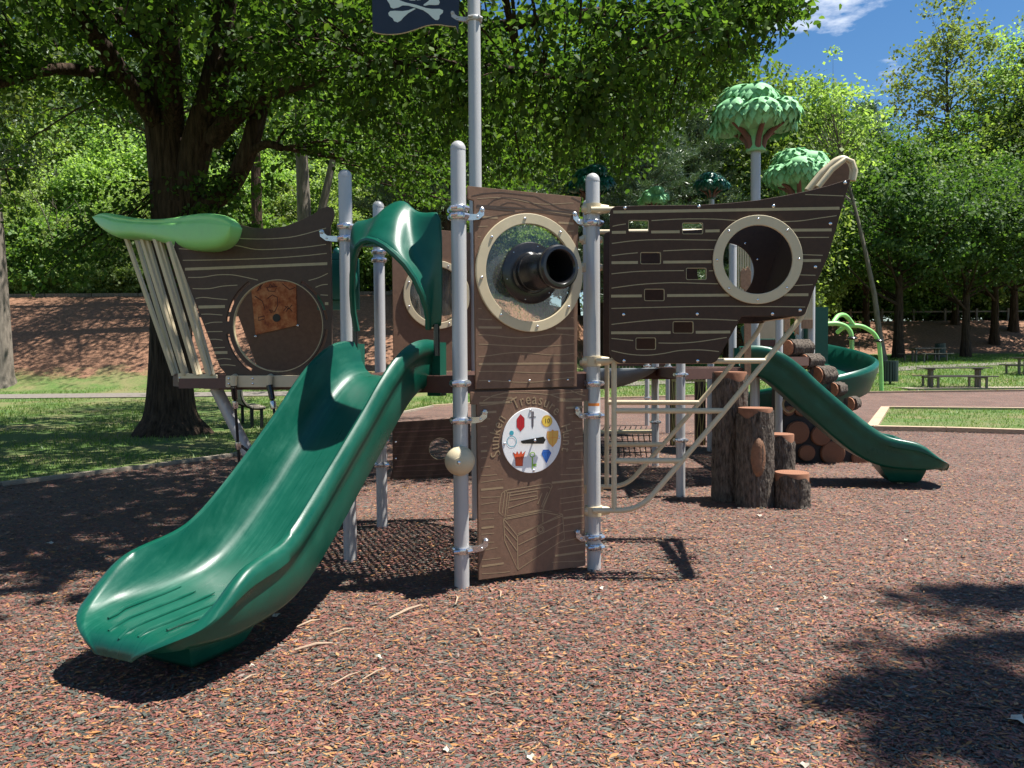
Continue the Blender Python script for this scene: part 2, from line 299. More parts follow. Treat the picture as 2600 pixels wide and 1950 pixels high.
class MB:
    def __init__(s): s.v = []; s.f = []
    def add(s, vs_, fs_):
        b = len(s.v); s.v += [tuple(p) for p in vs_]; s.f += [tuple(i + b for i in f) for f in fs_]; return s
    def box(s, c, d, M=None):
        c = Vector(c); h = Vector(d) / 2
        pts = [Vector((x * h.x, y * h.y, z * h.z)) for z in (-1, 1) for y in (-1, 1) for x in (-1, 1)]
        pts = [(M @ p if M else p) + c for p in pts]
        return s.add(pts, [(0, 2, 3, 1), (4, 5, 7, 6), (0, 1, 5, 4), (2, 6, 7, 3), (0, 4, 6, 2), (1, 3, 7, 5)])
    def beam(s, a, b, w, h, up=(0, 0, 1)):
        a = Vector(a); b = Vector(b); x = (b - a).normalized(); y = Vector(up).cross(x).normalized(); z = x.cross(y)
        M = Matrix((x, y, z)).transposed()
        return s.box((a + b) / 2, ((b - a).length, w, h), M)
    def loft(s, rings, closed=True, cap=True):
        n = len(rings[0]); vs_ = [p for r in rings for p in r]; fs_ = []
        for i in range(len(rings) - 1):
            for j in range(n if closed else n - 1):
                k = (j + 1) % n; fs_.append((i * n + j, i * n + k, (i + 1) * n + k, (i + 1) * n + j))
        if cap and closed:
            fs_.append(tuple(range(n - 1, -1, -1))); fs_.append(tuple((len(rings) - 1) * n + j for j in range(n)))
        return s.add(vs_, fs_)
    def tube(s, pts, r, n=10, cap=True):
        pts = [Vector(p) for p in pts]; rs = r if isinstance(r, (list, tuple)) else [r] * len(pts)
        t0 = (pts[1] - pts[0]).normalized(); ref = Vector((0, 0, 1)) if abs(t0.z) < .9 else Vector((1, 0, 0))
        nx = t0.cross(ref).normalized(); rings = []
        for i, p in enumerate(pts):
            t = (pts[min(i + 1, len(pts) - 1)] - pts[max(i - 1, 0)]).normalized()
            nx = (nx - t * nx.dot(t)).normalized(); ny = t.cross(nx)
            rings.append([p + (nx * math.cos(a) + ny * math.sin(a)) * rs[i] for a in (2 * math.pi * j / n for j in range(n))])
        return s.loft(rings, True, cap)
    def lathe(s, prof, M=None, n=24):
        """profile of (r, z), turned about local z"""
        rings = [[(M @ Vector((r * math.cos(a), r * math.sin(a), z)) if M else Vector((r * math.cos(a), r * math.sin(a), z))) for a in (2 * math.pi * j / n for j in range(n))] for r, z in prof]
        return s.loft(rings, True, True)
    def mesh(s, m, smooth=True, ang=35, name='mesh'):
        me = bpy.data.meshes.new(name); me.from_pydata(s.v, [], s.f); me.validate(); me.update(); return setup(me, m, smooth, ang)
    def put(s, name, m, parent=None, M=None, smooth=True, ang=35, **t):
        return put(name, s.mesh(m, smooth, ang), parent, M, **t)

def rounded(pts, r, n=5):
    out = []; k = len(pts)
    for i in range(k):
        p = Vector(pts[i]); a = Vector(pts[i - 1]) - p; b = Vector(pts[(i + 1) % k]) - p
        rr = r[i] if isinstance(r, (list, tuple)) else r
        if rr <= 0: out.append(tuple(p)); continue
        q = min(rr, a.length * .45, b.length * .45); p0 = p + a.normalized() * q; p1 = p + b.normalized() * q
        for j in range(n + 1):
            t = j / n; out.append(tuple(p0 * (1 - t) ** 2 + p * 2 * t * (1 - t) + p1 * t * t))
    return out
def circ(c, r, n=48, ry=None): return [(c[0] + r * math.cos(2 * math.pi * i / n), c[1] + (ry or r) * math.sin(2 * math.pi * i / n)) for i in range(n)]
def plate(m, outline, holes=(), thick=.02, bevel=.0025, ang=40):
    cu = bpy.data.curves.new('plate', 'CURVE'); cu.dimensions = '2D'; cu.fill_mode = 'BOTH'; cu.extrude = thick / 2 - bevel; cu.bevel_depth = bevel; cu.bevel_resolution = 1
    cu.offset = -bevel
    for ring in [outline, *holes]:
        sp = cu.splines.new('POLY'); sp.points.add(len(ring) - 1); sp.use_cyclic_u = True
        for i, p in enumerate(ring): sp.points[i].co = (p[0], p[1], 0, 1)
    o = bpy.data.objects.new('tmp', cu); me = bpy.data.meshes.new_from_object(o); bpy.data.objects.remove(o); bpy.data.curves.remove(cu)
    me.materials.clear(); return setup(me, m, True, ang)
def textmesh(txt, size, m, extrude=.001):
    cu = bpy.data.curves.new('text', 'FONT'); cu.body = txt; cu.size = size; cu.extrude = extrude; cu.align_x = 'CENTER'; cu.align_y = 'CENTER'; cu.resolution_u = 3
    o = bpy.data.objects.new('tmp', cu); me = bpy.data.meshes.new_from_object(o); bpy.data.objects.remove(o); me.materials.clear()
    return setup(me, m, False)
def strips(lines, h=.001):
    """thin routed lines on a panel: list of (points, width)"""
    mb = MB()
    for pts, w in lines:
        if len(pts) < 2: continue
        P = [Vector((p[0], p[1], 0)) for p in pts]; a = []; b = []
        for i, p in enumerate(P):
            t = (P[min(i + 1, len(P) - 1)] - P[max(i - 1, 0)]).normalized(); n = Vector((-t.y, t.x, 0)) * w / 2
            a.append(p + n + Vector((0, 0, h))); b.append(p - n + Vector((0, 0, h)))
        k = len(P)
        mb.add(a + b, [(i, i + 1, k + i + 1, k + i)[::-1] for i in range(k - 1)])
    return mb
def wavy(u0, u1, v0, v1, amp, seed, width, excl=(), n=26):
    """grain line from u0 to u1, broken where a hole or ring lies"""
    r = random.Random(seed); ph = r.uniform(0, 6.28); fr = r.uniform(.6, 1.3); out = []; cur = []
    for i in range(n + 1):
        t = i / n; u = u0 + (u1 - u0) * t; v = v0 + (v1 - v0) * t + amp * math.sin(ph + fr * 2 * math.pi * t)
        if any((((u - c[0]) / c[2]) ** 2 + ((v - c[1]) / c[3]) ** 2) < 1 for c in excl):
            if len(cur) > 1: out.append((cur, width))
            cur = []
        else: cur.append((u, v))
    if len(cur) > 1: out.append((cur, width))
    return out
BOLT = None
def bolt(parent, M, r=.011):
    global BOLT
    if BOLT is None:
        BOLT = MB().lathe([(.0001, .8), (.45, .75), (.8, .5), (1, .12), (1, 0)][::-1], n=10).mesh('steel', name='bolt')
    return put('bolt', BOLT, parent, M @ Matrix.Diagonal((r, r, r, 1)))

# ------------------------------------------------------------------ terrain
def sst(a, b, x): t = min(1, max(0, (x - a) / (b - a))); return t * t * (3 - 2 * t)
def zt(x, y):
    z = .06 * max(0, min(y, 52) - 25)
    if 22 < y < 28: z = .06 * (y - 22) ** 2 / 12
    k = sst(-2, 9, x)
    y0 = 30.5 * (1 - k) + 52 * k; y1 = 42 * (1 - k) + 63 * k; h = 4.0 * (1 - k) + 2.7 * k
    z += h * sst(y0, y1, y) ** .85
    return z
def bankw(x, y):
    k = sst(-2, 9, x); y0 = 31.5 * (1 - k) + 51 * k; y1 = 44 * (1 - k) + 68 * k
    return max(0., min(1, (y - y0) / 2.0)) * (1 - .4 * max(0, min(1, (y - y1) / 6)))
def make_ground():
    xs = sorted(set([-400, -250, -150, -100] + list(np.arange(-80, 82, 2.0)) + [100, 150, 250, 400])); ys = sorted(set([-300, -150, -80, -40, -20, -8] + list(np.arange(0, 22, 4.0)) + list(np.arange(22, 76, 1.5)) + [85, 100, 140, 200, 300, 450]))
    v = [(x, y, zt(x, y)) for y in ys for x in xs]; n = len(xs)
    f = [(j * n + i, j * n + i + 1, (j + 1) * n + i + 1, (j + 1) * n + i) for j in range(len(ys) - 1) for i in range(n - 1)]
    me = bpy.data.meshes.new('ground'); me.from_pydata(v, [], f)
    at = me.attributes.new('bank', 'FLOAT', 'POINT'); at.data.foreach_set('value', [bankw(p[0], p[1]) for p in v])
    setup(me, 'terrain', True, 180); put('ground', me, kind='structure')
make_ground()

MULCH = [(-13, -3), (-9.2, 4.2), (-7.4, 7.0), (-6.0, 8.97), (-4.9, 10.5), (-4.25, 11.6), (-3.7, 13.6), (-3.3, 16), (-3.1, 20), (-2.4, 23.2), (0, 25), (6, 26.4), (12, 27.2), (20, 27.6), (34, 27), (38, -3)]
ISLE = [tuple(G(px, py).xy) for px, py in ((2214, 1096), (2248, 1043), (2620, 1047), (2900, 1055), (2900, 1140), (2620, 1107), (2400, 1100))]
def inside(poly, x, y):
    c = np.zeros(np.shape(x), bool); j = len(poly) - 1
    for i in range(len(poly)):
        xi, yi = poly[i]; xj, yj = poly[j]
        c ^= ((yi > y) != (yj > y)) & (x < (xj - xi) * (y - yi) / (yj - yi + 1e-9) + xi); j = i
    return c
def draped(poly, lift, m, name, step=1.0, **t):
    """flat-lying sheet cut to a polygon, following the ground"""
    import bmesh
    bm = bmesh.new(); bm.faces.new([bm.verts.new((p[0], p[1], 0)) for p in poly])
    x0 = min(p[0] for p in poly); x1 = max(p[0] for p in poly); y0 = min(p[1] for p in poly); y1 = max(p[1] for p in poly)
    for ax, a, b in ((0, x0, x1), (1, max(y0, 20), y1)):
        c = a + step
        while c < b:
            co = (c, 0, 0) if ax == 0 else (0, c, 0); no = (1, 0, 0) if ax == 0 else (0, 1, 0)
            bmesh.ops.bisect_plane(bm, geom=bm.verts[:] + bm.edges[:] + bm.faces[:], plane_co=co, plane_no=no); c += step * (4 if ax == 0 else 1.5)
    for v in bm.verts: v.co.z = zt(v.co.x, v.co.y) + lift
    bmesh.ops.recalc_face_normals(bm, faces=bm.faces[:])
    me = bpy.data.meshes.new(name); bm.to_mesh(me); bm.free()
    if me.polygons[0].normal.z < 0: me.flip_normals()
    setup(me, m, True, 180); return put(name, me, **t)
draped(MULCH, .03, 'mulch', 'mulch_surface', kind='structure')

# footpaths
def strip_path(pts, w, name, m, lift=.03):
    P = []
    for i in range(len(pts) - 1):
        a = Vector(pts[i]); b = Vector(pts[i + 1]); k = max(1, int((b - a).length / 1.0))
        P += [a.lerp(b, j / k) for j in range(k)]
    P.append(Vector(pts[-1])); v = []; f = []
    for i, p in enumerate(P):
        t = (P[min(i + 1, len(P) - 1)] - P[max(0, i - 1)]).normalized(); n = Vector((-t.y, t.x)) * w / 2
        for q in (p + n, p, p - n): v.append((q.x, q.y, zt(q.x, q.y) + lift))
    for i in range(len(P) - 1):
        for j in (0, 1): f.append((i * 3 + j, i * 3 + j + 1, i * 3 + j + 4, i * 3 + j + 3))
    me = bpy.data.meshes.new(name); me.from_pydata(v, [], f)
    if me.polygons[0].normal.z < 0: me.flip_normals()
    put(name, setup(me, m, True, 180), kind='structure')
strip_path([(-60, 28.5), (-20, 28.2), (-8, 28.6), (2, 30.5), (12, 34), (22, 40), (34, 44), (60, 46)], 1.5, 'footpath', 'asphalt')

# ------------------------------------------------------------------ the pirate ship play structure
A = Gd(998, 1280); B = Gd(1283, 1240); C_ = Gd(757, 1220); D = Gd(826, 1147)
B2 = Vector((.62 * 1.0, 6.16, 0)); E_ = W(1207, 470, 6.9); E_.z = 0
DECK = 1.375
ship = thing('pirate_ship_playset', 'brown pirate ship play structure with green slide, telescope panel and skull flag on mulch', 'playset', (-.35, 5.7, 0))

PR = .0475
POST = {}
def post_mesh(h, r=PR, n=20):
    prof = [(r, -.15), (r, h - r * .95)] + [(r * math.cos(a), h - r * .95 + r * .95 * math.sin(a)) for a in (rad(t) for t in (20, 40, 60, 75, 88))]
    return MB().lathe(prof, n=n).mesh('post', name='post')
def post(parent, p, h, r=PR, name='post'):
    o = put(name, post_mesh(h, r), parent, Matrix.Translation((p.x, p.y, p.z)))
    capm = MB().lathe([(r + .0015, h - r * .98 - .008), (r + .0015, h - r * .95)] + [((r + .0012) * math.cos(a), h - r * .95 + (r + .0012) * math.sin(a)) for a in (rad(t) for t in (20, 40, 60, 75, 88))], n=20).mesh('post')
    put('cap', capm, o, Matrix.Translation((p.x, p.y, p.z))); return o
pA = post(ship, A, 2.83); pB = post(ship, B, 2.72); pC = post(ship, C_, 2.825); pD = post(ship, D, 2.825)
pB2 = post(ship, B2, 2.74); mast = post(ship, E_, 6.3, .056, 'mast')

def clamp(parent, p, z, hook=None, r=PR, m='chrome', double=False, hl=.085, lug=None, fo=0.0):
    """collar round a post; hook is the direction of its curved ear"""
    mb = MB(); o = Vector((p.x, p.y, z))
    for k in ((0, -.048) if double else (0,)):
        mb.lathe([(r + .001, -.021 + k), (r + .011, -.02 + k), (r + .016, -.012 + k), (r + .016, .012 + k), (r + .011, .02 + k), (r + .001, .021 + k)], Matrix.Translation(o), n=20)
        d = Vector(lug).normalized() if lug else Vector((.75, -.66, 0))
        for sg in (1, -1):
            q = o + d * sg * (r + .015) + Vector((0, 0, k)); mb.tube([q - Vector((-d.y, d.x, 0)) * .02, q + Vector((-d.y, d.x, 0)) * .02], [.017, .017], 8)
        q = o + Vector((-.35, -.94, 0)) * (r + .018) + Vector((0, 0, k)); mb.tube([q - Vector((.02, 0, 0)), q + Vector((.02, 0, .004))], [.013, .013], 8)
    if hook is not None:
        h = Vector(hook).normalized(); fr = Vector((h.y, -h.x, 0)); fr = fr if fr.y < 0 else -fr
        pts = [o + h * (r + .0) + fr * fo * .3, o + h * (r + hl * .45) + fr * (.012 + fo * .8), o + h * (r + hl * .85) + fr * (.016 + fo) + Vector((0, 0, .004)), o + h * (r + hl * 1.15) + fr * (.018 + fo) + Vector((0, 0, .026)), o + h * (r + hl * 1.2) + fr * (.018 + fo) + Vector((0, 0, .052))]
        rings = []
        for i, q in enumerate(pts):
            t = (pts[min(i + 1, 4)] - pts[max(0, i - 1)]).normalized(); nn = t.cross(fr).normalized(); hw = [.02, .019, .018, .019, .015][i]
            rings.append([q + nn * hw + fr * .007, q - nn * hw + fr * .007, q - nn * hw - fr * .012, q + nn * hw - fr * .012])
        mb.loft(rings)
        tip = pts[4]; q = Matrix(((1, 0, 0), (0, 1, 0), (0, 0, 1)))
        mz = Matrix.Translation(tip - Vector((0, 0, .003)) + fr * -.012) @ fr.to_track_quat('Z', 'Y').to_matrix().to_4x4()
        mb.lathe([(.017, 0), (.017, .02), (.012, .024)], mz, n=12)
        mb.lathe([(.009, 0), (.009, .03), (.006, .033)], mz, n=8)
        mz = Matrix.Translation(pts[2] + fr * -.012) @ fr.to_track_quat('Z', 'Y').to_matrix().to_4x4(); mb.lathe([(.009, 0), (.009, .024), (.006, .027)], mz, n=8)
    return mb.put('clamp', m, parent)
def sleeve(parent, p, z, d, m='tan'):
    mb = MB(); o = Vector((p.x, p.y, z)); d = Vector(d).normalized()
    mb.lathe([(PR + .001, -.035), (PR + .012, -.033), (PR + .014, 0), (PR + .012, .033), (PR + .001, .035)], Matrix.Translation(o), n=18)
    mb.tube([o + d * PR * .8, o + d * (PR + .035), o + d * (PR + .06)], [.035, .03, .025], 12)
    mb.tube([o - d * PR * .9 + Vector((0, -.02, 0)), o - d * (PR + .03) + Vector((0, -.02, 0))], [.03, .022], 10)
    return mb.put('clamp', m, parent)
def zpost(p, yd): d = ray(1173, yd * S); px = None; return W(1300 + FOC * p.x / p.y, yd * S, p.y).z
uAB = (B - A).normalized(); nAB = uAB.cross(Vector((0, 0, 1)))
clamp(pA, A, zpost(A, 468), uAB, double=False); clamp(pA, A, zpost(A, 452)); clamp(pA, A, zpost(A, 828)); clamp(pA, A, zpost(A, 908), uAB, fo=.022); clamp(pA, A, zpost(A, 1187), uAB, fo=.022)
clamp(pB, B, zpost(B, 483), -uAB); clamp(pB, B, zpost(B, 828)); clamp(pB, B, zpost(B, 897), -uAB, fo=.022); clamp(pB, B, zpost(B, 1158), -uAB, fo=.022); clamp(pB, B, zpost(B, 1170) - .03)
for yd in (452, 780, 1103): sleeve(pB, B, zpost(B, yd), (1, -.03, 0))
for zz in (2.42, 2.2, 1.44, .43): sleeve(pB2, B2, zz, (1, 0, 0))
clamp(pC, C_, zpost(C_, 490)); clamp(pC, C_, zpost(C_, 516), (-1, .05, 0), hl=.1)
clamp(pD, D, zpost(D, 545)); clamp(pD, D, zpost(D, 562)); clamp(pD, D, zpost(D, 952)); clamp(pD, D, zpost(D, 1003)); clamp(pD, D, 1.30); clamp(pC, C_, 1.30)
clamp(mast, E_, zpost(E_, 43), (-1, -.05, 0), r=.056, m='post', hl=.11)
# warning sticker on the post
st = MB(); zs = zpost(B, 883)
st.add([Vector((B.x + (PR + .0012) * math.sin(a), B.y - (PR + .0012) * math.cos(a), zs + s_)) for s_ in (-.035, .02) for a in (-.9, -.45, 0, .45, .9)], [(i, i + 1, i + 6, i + 5) for i in range(4)])
st.put('warning_sticker', 'white', pB)
st = MB()
st.add([Vector((B.x + (PR + .0012) * math.sin(a), B.y - (PR + .0012) * math.cos(a), zs + s_)) for s_ in (.021, .04) for a in (-.9, -.45, 0, .45, .9)], [(i, i + 1, i + 6, i + 5) for i in range(4)])
st.put('warning_band', 'orange', pB)

# tan bell on the front post
bz = Wd(992, 998, A.y - .1); MBq = Matrix.Translation(bz + Vector((0, .05, 0))) @ Vector((0, -1, .02)).to_track_quat('Z', 'Y').to_matrix().to_4x4()
bell = MB().lathe([(.02, -.03), (.075, -.03), (.094, -.012), (.094, .0), (.088, .03), (.072, .055), (.05, .073), (.022, .083), (.0005, .085)], MBq, n=32).put('bell', 'tan', ship)
bolt(bell, MBq @ Matrix.Translation((0, 0, .083)), .013)
MB().lathe([(.03, .079), (.028, .0845), (.02, .0855)], MBq, n=20).put('boss', 'tan', bell)

# ---- perforated decks: two layers of crossing bars leave square holes
def clipline(poly, p, d):
    t0, t1 = -1e9, 1e9; k = len(poly)
    cx = sum(q[0] for q in poly) / k; cy = sum(q[1] for q in poly) / k
    for i in range(k):
        a = poly[i]; b = poly[(i + 1) % k]; nx, ny = -(b[1] - a[1]), b[0] - a[0]
        if nx * (cx - a[0]) + ny * (cy - a[1]) < 0: nx, ny = -nx, -ny
        num = nx * (p[0] - a[0]) + ny * (p[1] - a[1]); den = nx * d[0] + ny * d[1]
        if abs(den) < 1e-9:
            if num < 0: return None
            continue
        t = -num / den
        if den > 0: t0 = max(t0, t)
        else: t1 = min(t1, t)
    return (t0, t1) if t1 > t0 + .01 else None
def deck(parent, poly, z, ang, pitch=.05, bar=.025, name='deck'):
    mb = MB(); cx = sum(q[0] for q in poly) / len(poly); cy = sum(q[1] for q in poly) / len(poly)
    for k, aa in ((0, ang), (1, ang + math.pi / 2)):
        d = (math.cos(aa), math.sin(aa)); n = (-d[1], d[0])
        for i in range(-60, 61):
            p = (cx + n[0] * i * pitch, cy + n[1] * i * pitch); c = clipline(poly, p, d)
            if c:
                mb.beam((p[0] + d[0] * c[0], p[1] + d[1] * c[0], z - .004 - .0035 * k), (p[0] + d[0] * c[1], p[1] + d[1] * c[1], z - .004 - .0035 * k), bar, .0033)
    o = mb.put(name, 'deck', parent, smooth=False)
    for i in range(len(poly)):
        a = Vector((*poly[i], z - .06)); b = Vector((*poly[(i + 1) % len(poly)], z - .06))
        MB().beam(a, b, .028, .11).put('rim_beam', 'deck', o, smooth=False)
    return o
def shrink(poly, k):
    cx = sum(q[0] for q in poly) / len(poly); cy = sum(q[1] for q in poly) / len(poly); return [(cx + (q[0] - cx) * k, cy + (q[1] - cy) * k) for q in poly]
HEX = shrink([tuple(p.xy) for p in (D, C_, A, B, B2, E_)], .955)
deck(ship, HEX, DECK, rad(22))
SF = Frame((-1.26, 5.56, 0), (.98, -.196, 0))          # stern panel plane
ST_L = W(560, 975, 5.78)
STERN = [(-1.24, 5.60), (ST_L.x, ST_L.y), (-2.93, 6.68), (-1.22, 6.62)]
deck(ship, STERN, DECK, rad(10))

# ---- telescope panel between the front posts
PF = Frame(((A + B) / 2), uAB)
k2 = lambda pts: PF.crop(pts, 800, 350, .31646); k4 = lambda pts: PF.crop(pts, 1100, 950, .33156)
RC = PF.uv(1343, 694)
up_out = k2([(1222, 388), (2130, 478), (2118, 575), (2108, 640)]) + [(PF.uv(1463, 982)[0], 1.288), (PF.uv(1207, 988)[0], 1.288)] + k2([(1272, 690), (1268, 505), (1222, 490)])
upper = put('telescope_panel', plate('brown', up_out, [circ(RC, .325)], .022), ship, PF.m())
U0 = up_out[5][0] + .02; U1 = up_out[4][0] - .02
exc = [(RC[0], RC[1], .40, .40)]
lines = []
for i, v in enumerate([1.33 + .058 * j for j in range(21)]):
    if i % 4 == 2: lines += wavy(U0, U1, v, v, 0, i, .014, exc, 30)
    else: lines += wavy(U0, U1, v, v + .01, .011, i + 3, .005, exc, 30)
strips(lines, .0117).put('engraved_lines', 'groove_brown', upper, PF.m(), smooth=False, kind='stuff')
l2 = [(k2(p), w) for p, w in [([(1250, 470), (1340, 450), (1480, 440), (1620, 455), (1760, 470), (1860, 520), (1960, 570), (2100, 590)], .006), ([(1380, 540), (1430, 500), (1500, 482), (1600, 488), (1700, 510), (1800, 555), (1890, 580)], .006),
      ([(1480, 545), (1540, 520), (1600, 525), (1690, 560)], .005), ([(1290, 555), (1600, 590)], .012), ([(1300, 660), (1500, 620), (1700, 590), (1900, 612), (2100, 640)], .006), ([(1290, 545), (1700, 572), (2110, 605)], .011), ([(2050, 480), (2130, 520)], .006)]]
strips(l2, .0119).put('engraved_lines', 'brown_line', upper, PF.m(), smooth=False, kind='stuff')
ring_m = plate('tan', circ(RC, .382, 64), [circ(RC, .315, 64)], .022, .004)
ring = put('porthole_ring', ring_m, upper, PF.m(.0225))
put('window_pane', plate('pane', circ(RC, .318, 48), (), .006, .001), upper, PF.m(.004))
for i in range(8):
    a = rad(62 + 45 * i - 30 + 20); bolt(ring, PF.m(.034) @ Matrix.Translation((RC[0] + .348 * math.cos(a), RC[1] + .348 * math.sin(a), 0)), .011)
for i in range(5):
    u = U0 + .07 + i * (U1 - U0 - .12) / 4; bolt(upper, PF.m(.0115) @ Matrix.Translation((u, 1.335, 0)), .009)
# black telescope
tp = PF.w(RC[0] + .005, RC[1] - .0, .02); td = (nAB + uAB * .08 + Vector((0, 0, .01))).normalized()
MT = Matrix.Translation(tp) @ td.to_track_quat('Z', 'Y').to_matrix().to_4x4() @ Matrix.Diagonal((1.02, 1.02, .86, 1))
MP = Matrix.Translation(tp) @ nAB.to_track_quat('Z', 'Y').to_matrix().to_4x4()
MB().lathe([(.05, -.02), (.19, -.02), (.2, -.012), (.2, .004), (.19, .010), (.135, .014), (.125, .03), (.02, .03)], MP, n=40).put('flange', 'black', upper)
tel = MB().lathe([(.118, .0), (.118, .05), (.112, .06), (.108, .30), (.112, .32), (.116, .33), (.118, .345), (.12, .355), (.129, .365), (.134, .385), (.132, .405), (.122, .418), (.105, .42), (.096, .41), (.09, .38), (.088, .1), (.001, .09)], MT, n=48).put('telescope', 'black', upper)
for i in range(6):
    a = rad(15 + 60 * i); bolt(upper, MP @ Matrix.Translation((.178 * math.cos(a), .178 * math.sin(a), .004)), .009)

# ---- lower panel with the treasure dial
lo_out = [PF.uv(1191, 995), PF.uv(1192, 1026), PF.uv(1207, 1027), (PF.uv(1212, 1472)[0], .073), (PF.uv(1482, 1437)[0], .073), (PF.uv(1474, 1030)[0], PF.uv(1207, 1027)[1]), (PF.uv(1489, 1018)[0], PF.uv(1192, 1026)[1]), (PF.uv(1489, 990)[0], PF.uv(1191, 995)[1])]
lower = put('treasure_panel', plate('brown', lo_out, (), .022), ship, PF.m(.016))
DC = PF.uv(1345, 1117); DR = .213
ML = PF.m(.016)
exd = [(DC[0], DC[1], .31, .315), (DC[0] - .02, .40, .24, .35)]
lines = []; U0 = lo_out[3][0] + .02; U1 = lo_out[4][0] - .015
for i, v in enumerate([.11 + .049 * j for j in range(24)]):
    if i % 5 == 1: lines += wavy(U0, U1, v, v + .012, 0, i, .014, exd, 34)
    else: lines += wavy(U0, U1, v, v + .008, .01, i + 40, .005, exd, 34)
lines += [(k4(p), w) for p, w in [([(370, 205), (440, 165), (540, 142), (700, 140), (880, 155), (960, 185), (1060, 195)], .006), ([(520, 205), (560, 188), (600, 182)], .006), ([(340, 220), (590, 212)], .014), ([(950, 195), (1120, 190)], .014), ([(1040, 125), (1100, 150), (1150, 165)], .006)]]
strips(lines, .0117).put('engraved_lines', 'groove_brown', lower, ML, smooth=False, kind='stuff')
chest = [[(490, 1050), (500, 960), (510, 910), (540, 885), (880, 830), (897, 850), (825, 1030)], [(540, 885), (555, 905), (870, 858), (882, 872)], [(555, 905), (535, 1090), (490, 1050)], [(515, 1060), (535, 895)], [(575, 905), (548, 1080), (825, 1030)], [(575, 925), (780, 890), (785, 945), (560, 1020)], [(570, 960), (780, 925)],
         [(785, 990), (820, 905)], [(812, 1012), (860, 900)], [(822, 1015), (885, 880)], [(525, 1100), (825, 1035), (975, 1065), (630, 1230), (525, 1100)], [(545, 1105), (820, 1050), (940, 1072)], [(825, 1035), (825, 1130)], [(630, 1230), (635, 1490)], [(525, 1100), (535, 1270), (635, 1490), (990, 1255), (975, 1065)], [(535, 1160), (632, 1270)], [(535, 1215), (632, 1350)],
         [(640, 1300), (985, 1130)], [(640, 1385), (988, 1195)], [(635, 1215), (975, 1080)]]
clasp = [[(808 + 26 * math.cos(a), 1183 + 28 * math.sin(a)) for a in (6.283 * i / 14 for i in range(15))], [(808 + 15 * math.cos(a), 1183 + 16 * math.sin(a)) for a in (6.283 * i / 12 for i in range(13))]]
strips([(k4(p), .006) for p in chest + clasp], .0121).put('chest_engraving', 'groove_brown', lower, ML, smooth=False, kind='stuff')
# arched lettering, letter by letter
txt = "Sunken  Treasure  Hunt"; vs_, fs_ = [], []
n_ = len(txt)
words = [[]]
for i, ch in enumerate(txt):
    if ch == ' ':
        if words[-1]: words.append([])
        continue
    words[-1].append((i, ch))
for word in words:
    vs_, fs_ = [], []
    for i, ch in word:
        a = rad(196 - 212 * i / (n_ - 1)); me = textmesh(ch, .088, None)
        R = Matrix.Translation((DC[0] + .262 * math.cos(a), DC[1] + .268 * math.sin(a), .0122)) @ Matrix.Rotation(a - math.pi / 2, 4, 'Z') @ Matrix.Diagonal((.95, 1.15, 1, 1))
        b0 = len(vs_); vs_ += [R @ v.co for v in me.vertices]; fs_ += [tuple(q + b0 for q in p.vertices) for p in me.polygons]; bpy.data.meshes.remove(me)
    MB().add(vs_, fs_).put('lettering', 'groove_brown', lower, ML, smooth=False)
dial = put('treasure_dial', plate('white', circ(DC, DR, 64), (), .008, .002), lower, PF.m(.032))
def dk(pts): return PF.crop(pts, 1250, 980, .14472)
MD = PF.m(.0365)
def pr(name, pts, m, h=0.0, closed=True): return put(name, plate(m, dk(pts), (), .0012, .0002), lower, PF.m(.0365 + h))
def dl(name, lines_, m, w, h=.0012): strips([(dk(p), w) for p in lines_], h).put(name, m, lower, MD, smooth=False)
pr('ruby_print', [(453, 490), (520, 560), (520, 710), (453, 788), (388, 712), (388, 575)], 'red')
dl('ruby_outline', [[(453, 490), (520, 560), (520, 710), (453, 788), (388, 712), (388, 575), (453, 490)], [(430, 570), (430, 705), (453, 740), (478, 705), (478, 568), (453, 540), (430, 570)]], 'dark_red', .0022)
pr('sword_print', [(645, 440), (683, 440), (680, 525), (722, 530), (722, 542), (684, 542), (682, 690), (663, 745), (645, 690), (644, 548), (604, 546), (604, 534), (648, 528)], 'grey_print')
dl('sword_outline', [[(604, 540), (722, 536)], [(664, 550), (664, 735)], [(645, 445), (645, 530)], [(683, 445), (683, 530)]], 'ink', .002)
cc = (914, 608); cr_ = [(cc[0] + 90 * math.cos(6.283 * i / 28), cc[1] + 100 * math.sin(6.283 * i / 28)) for i in range(28)]
pr('coin_print', cr_, 'yellow'); dl('coin_outline', [cr_ + cr_[:1], [(cc[0] + .86 * (x - cc[0]), cc[1] + .86 * (y - cc[1])) for x, y in cr_ + cr_[:1]]], 'gold', .0025)
tq = PF.uv(1250 + .14472 * 918, 980 + .14472 * 605); put('coin_number', textmesh('10', .042, 'ink_brown', .0006), lower, PF.m(.0375) @ Matrix.Translation((tq[0], tq[1], 0)))
sh = [(920, 790), (985, 790), (1012, 758), (1040, 785), (1108, 775), (1112, 880), (1080, 980), (1012, 1058), (945, 985), (912, 890)]
pr('shield_print', sh, 'gold'); dl('shield_lines', [sh + sh[:1], [(1012, 770), (1012, 1050)], [(915, 905), (1110, 890)]], 'orange', .0025)
gm = [(845, 1112), (945, 1108), (988, 1165), (905, 1345), (820, 1180)]
pr('gem_print', gm, 'blue'); dl('gem_lines', [gm + gm[:1], [(870, 1150), (905, 1330), (935, 1150)], [(820, 1180), (870, 1150), (935, 1150), (988, 1165)]], 'dark_blue', .002)
pr('key_stem_print', [(650, 1240), (672, 1240), (672, 1355), (735, 1350), (735, 1370), (718, 1375), (738, 1392), (690, 1402), (672, 1392), (672, 1440), (650, 1440)], 'key_green')
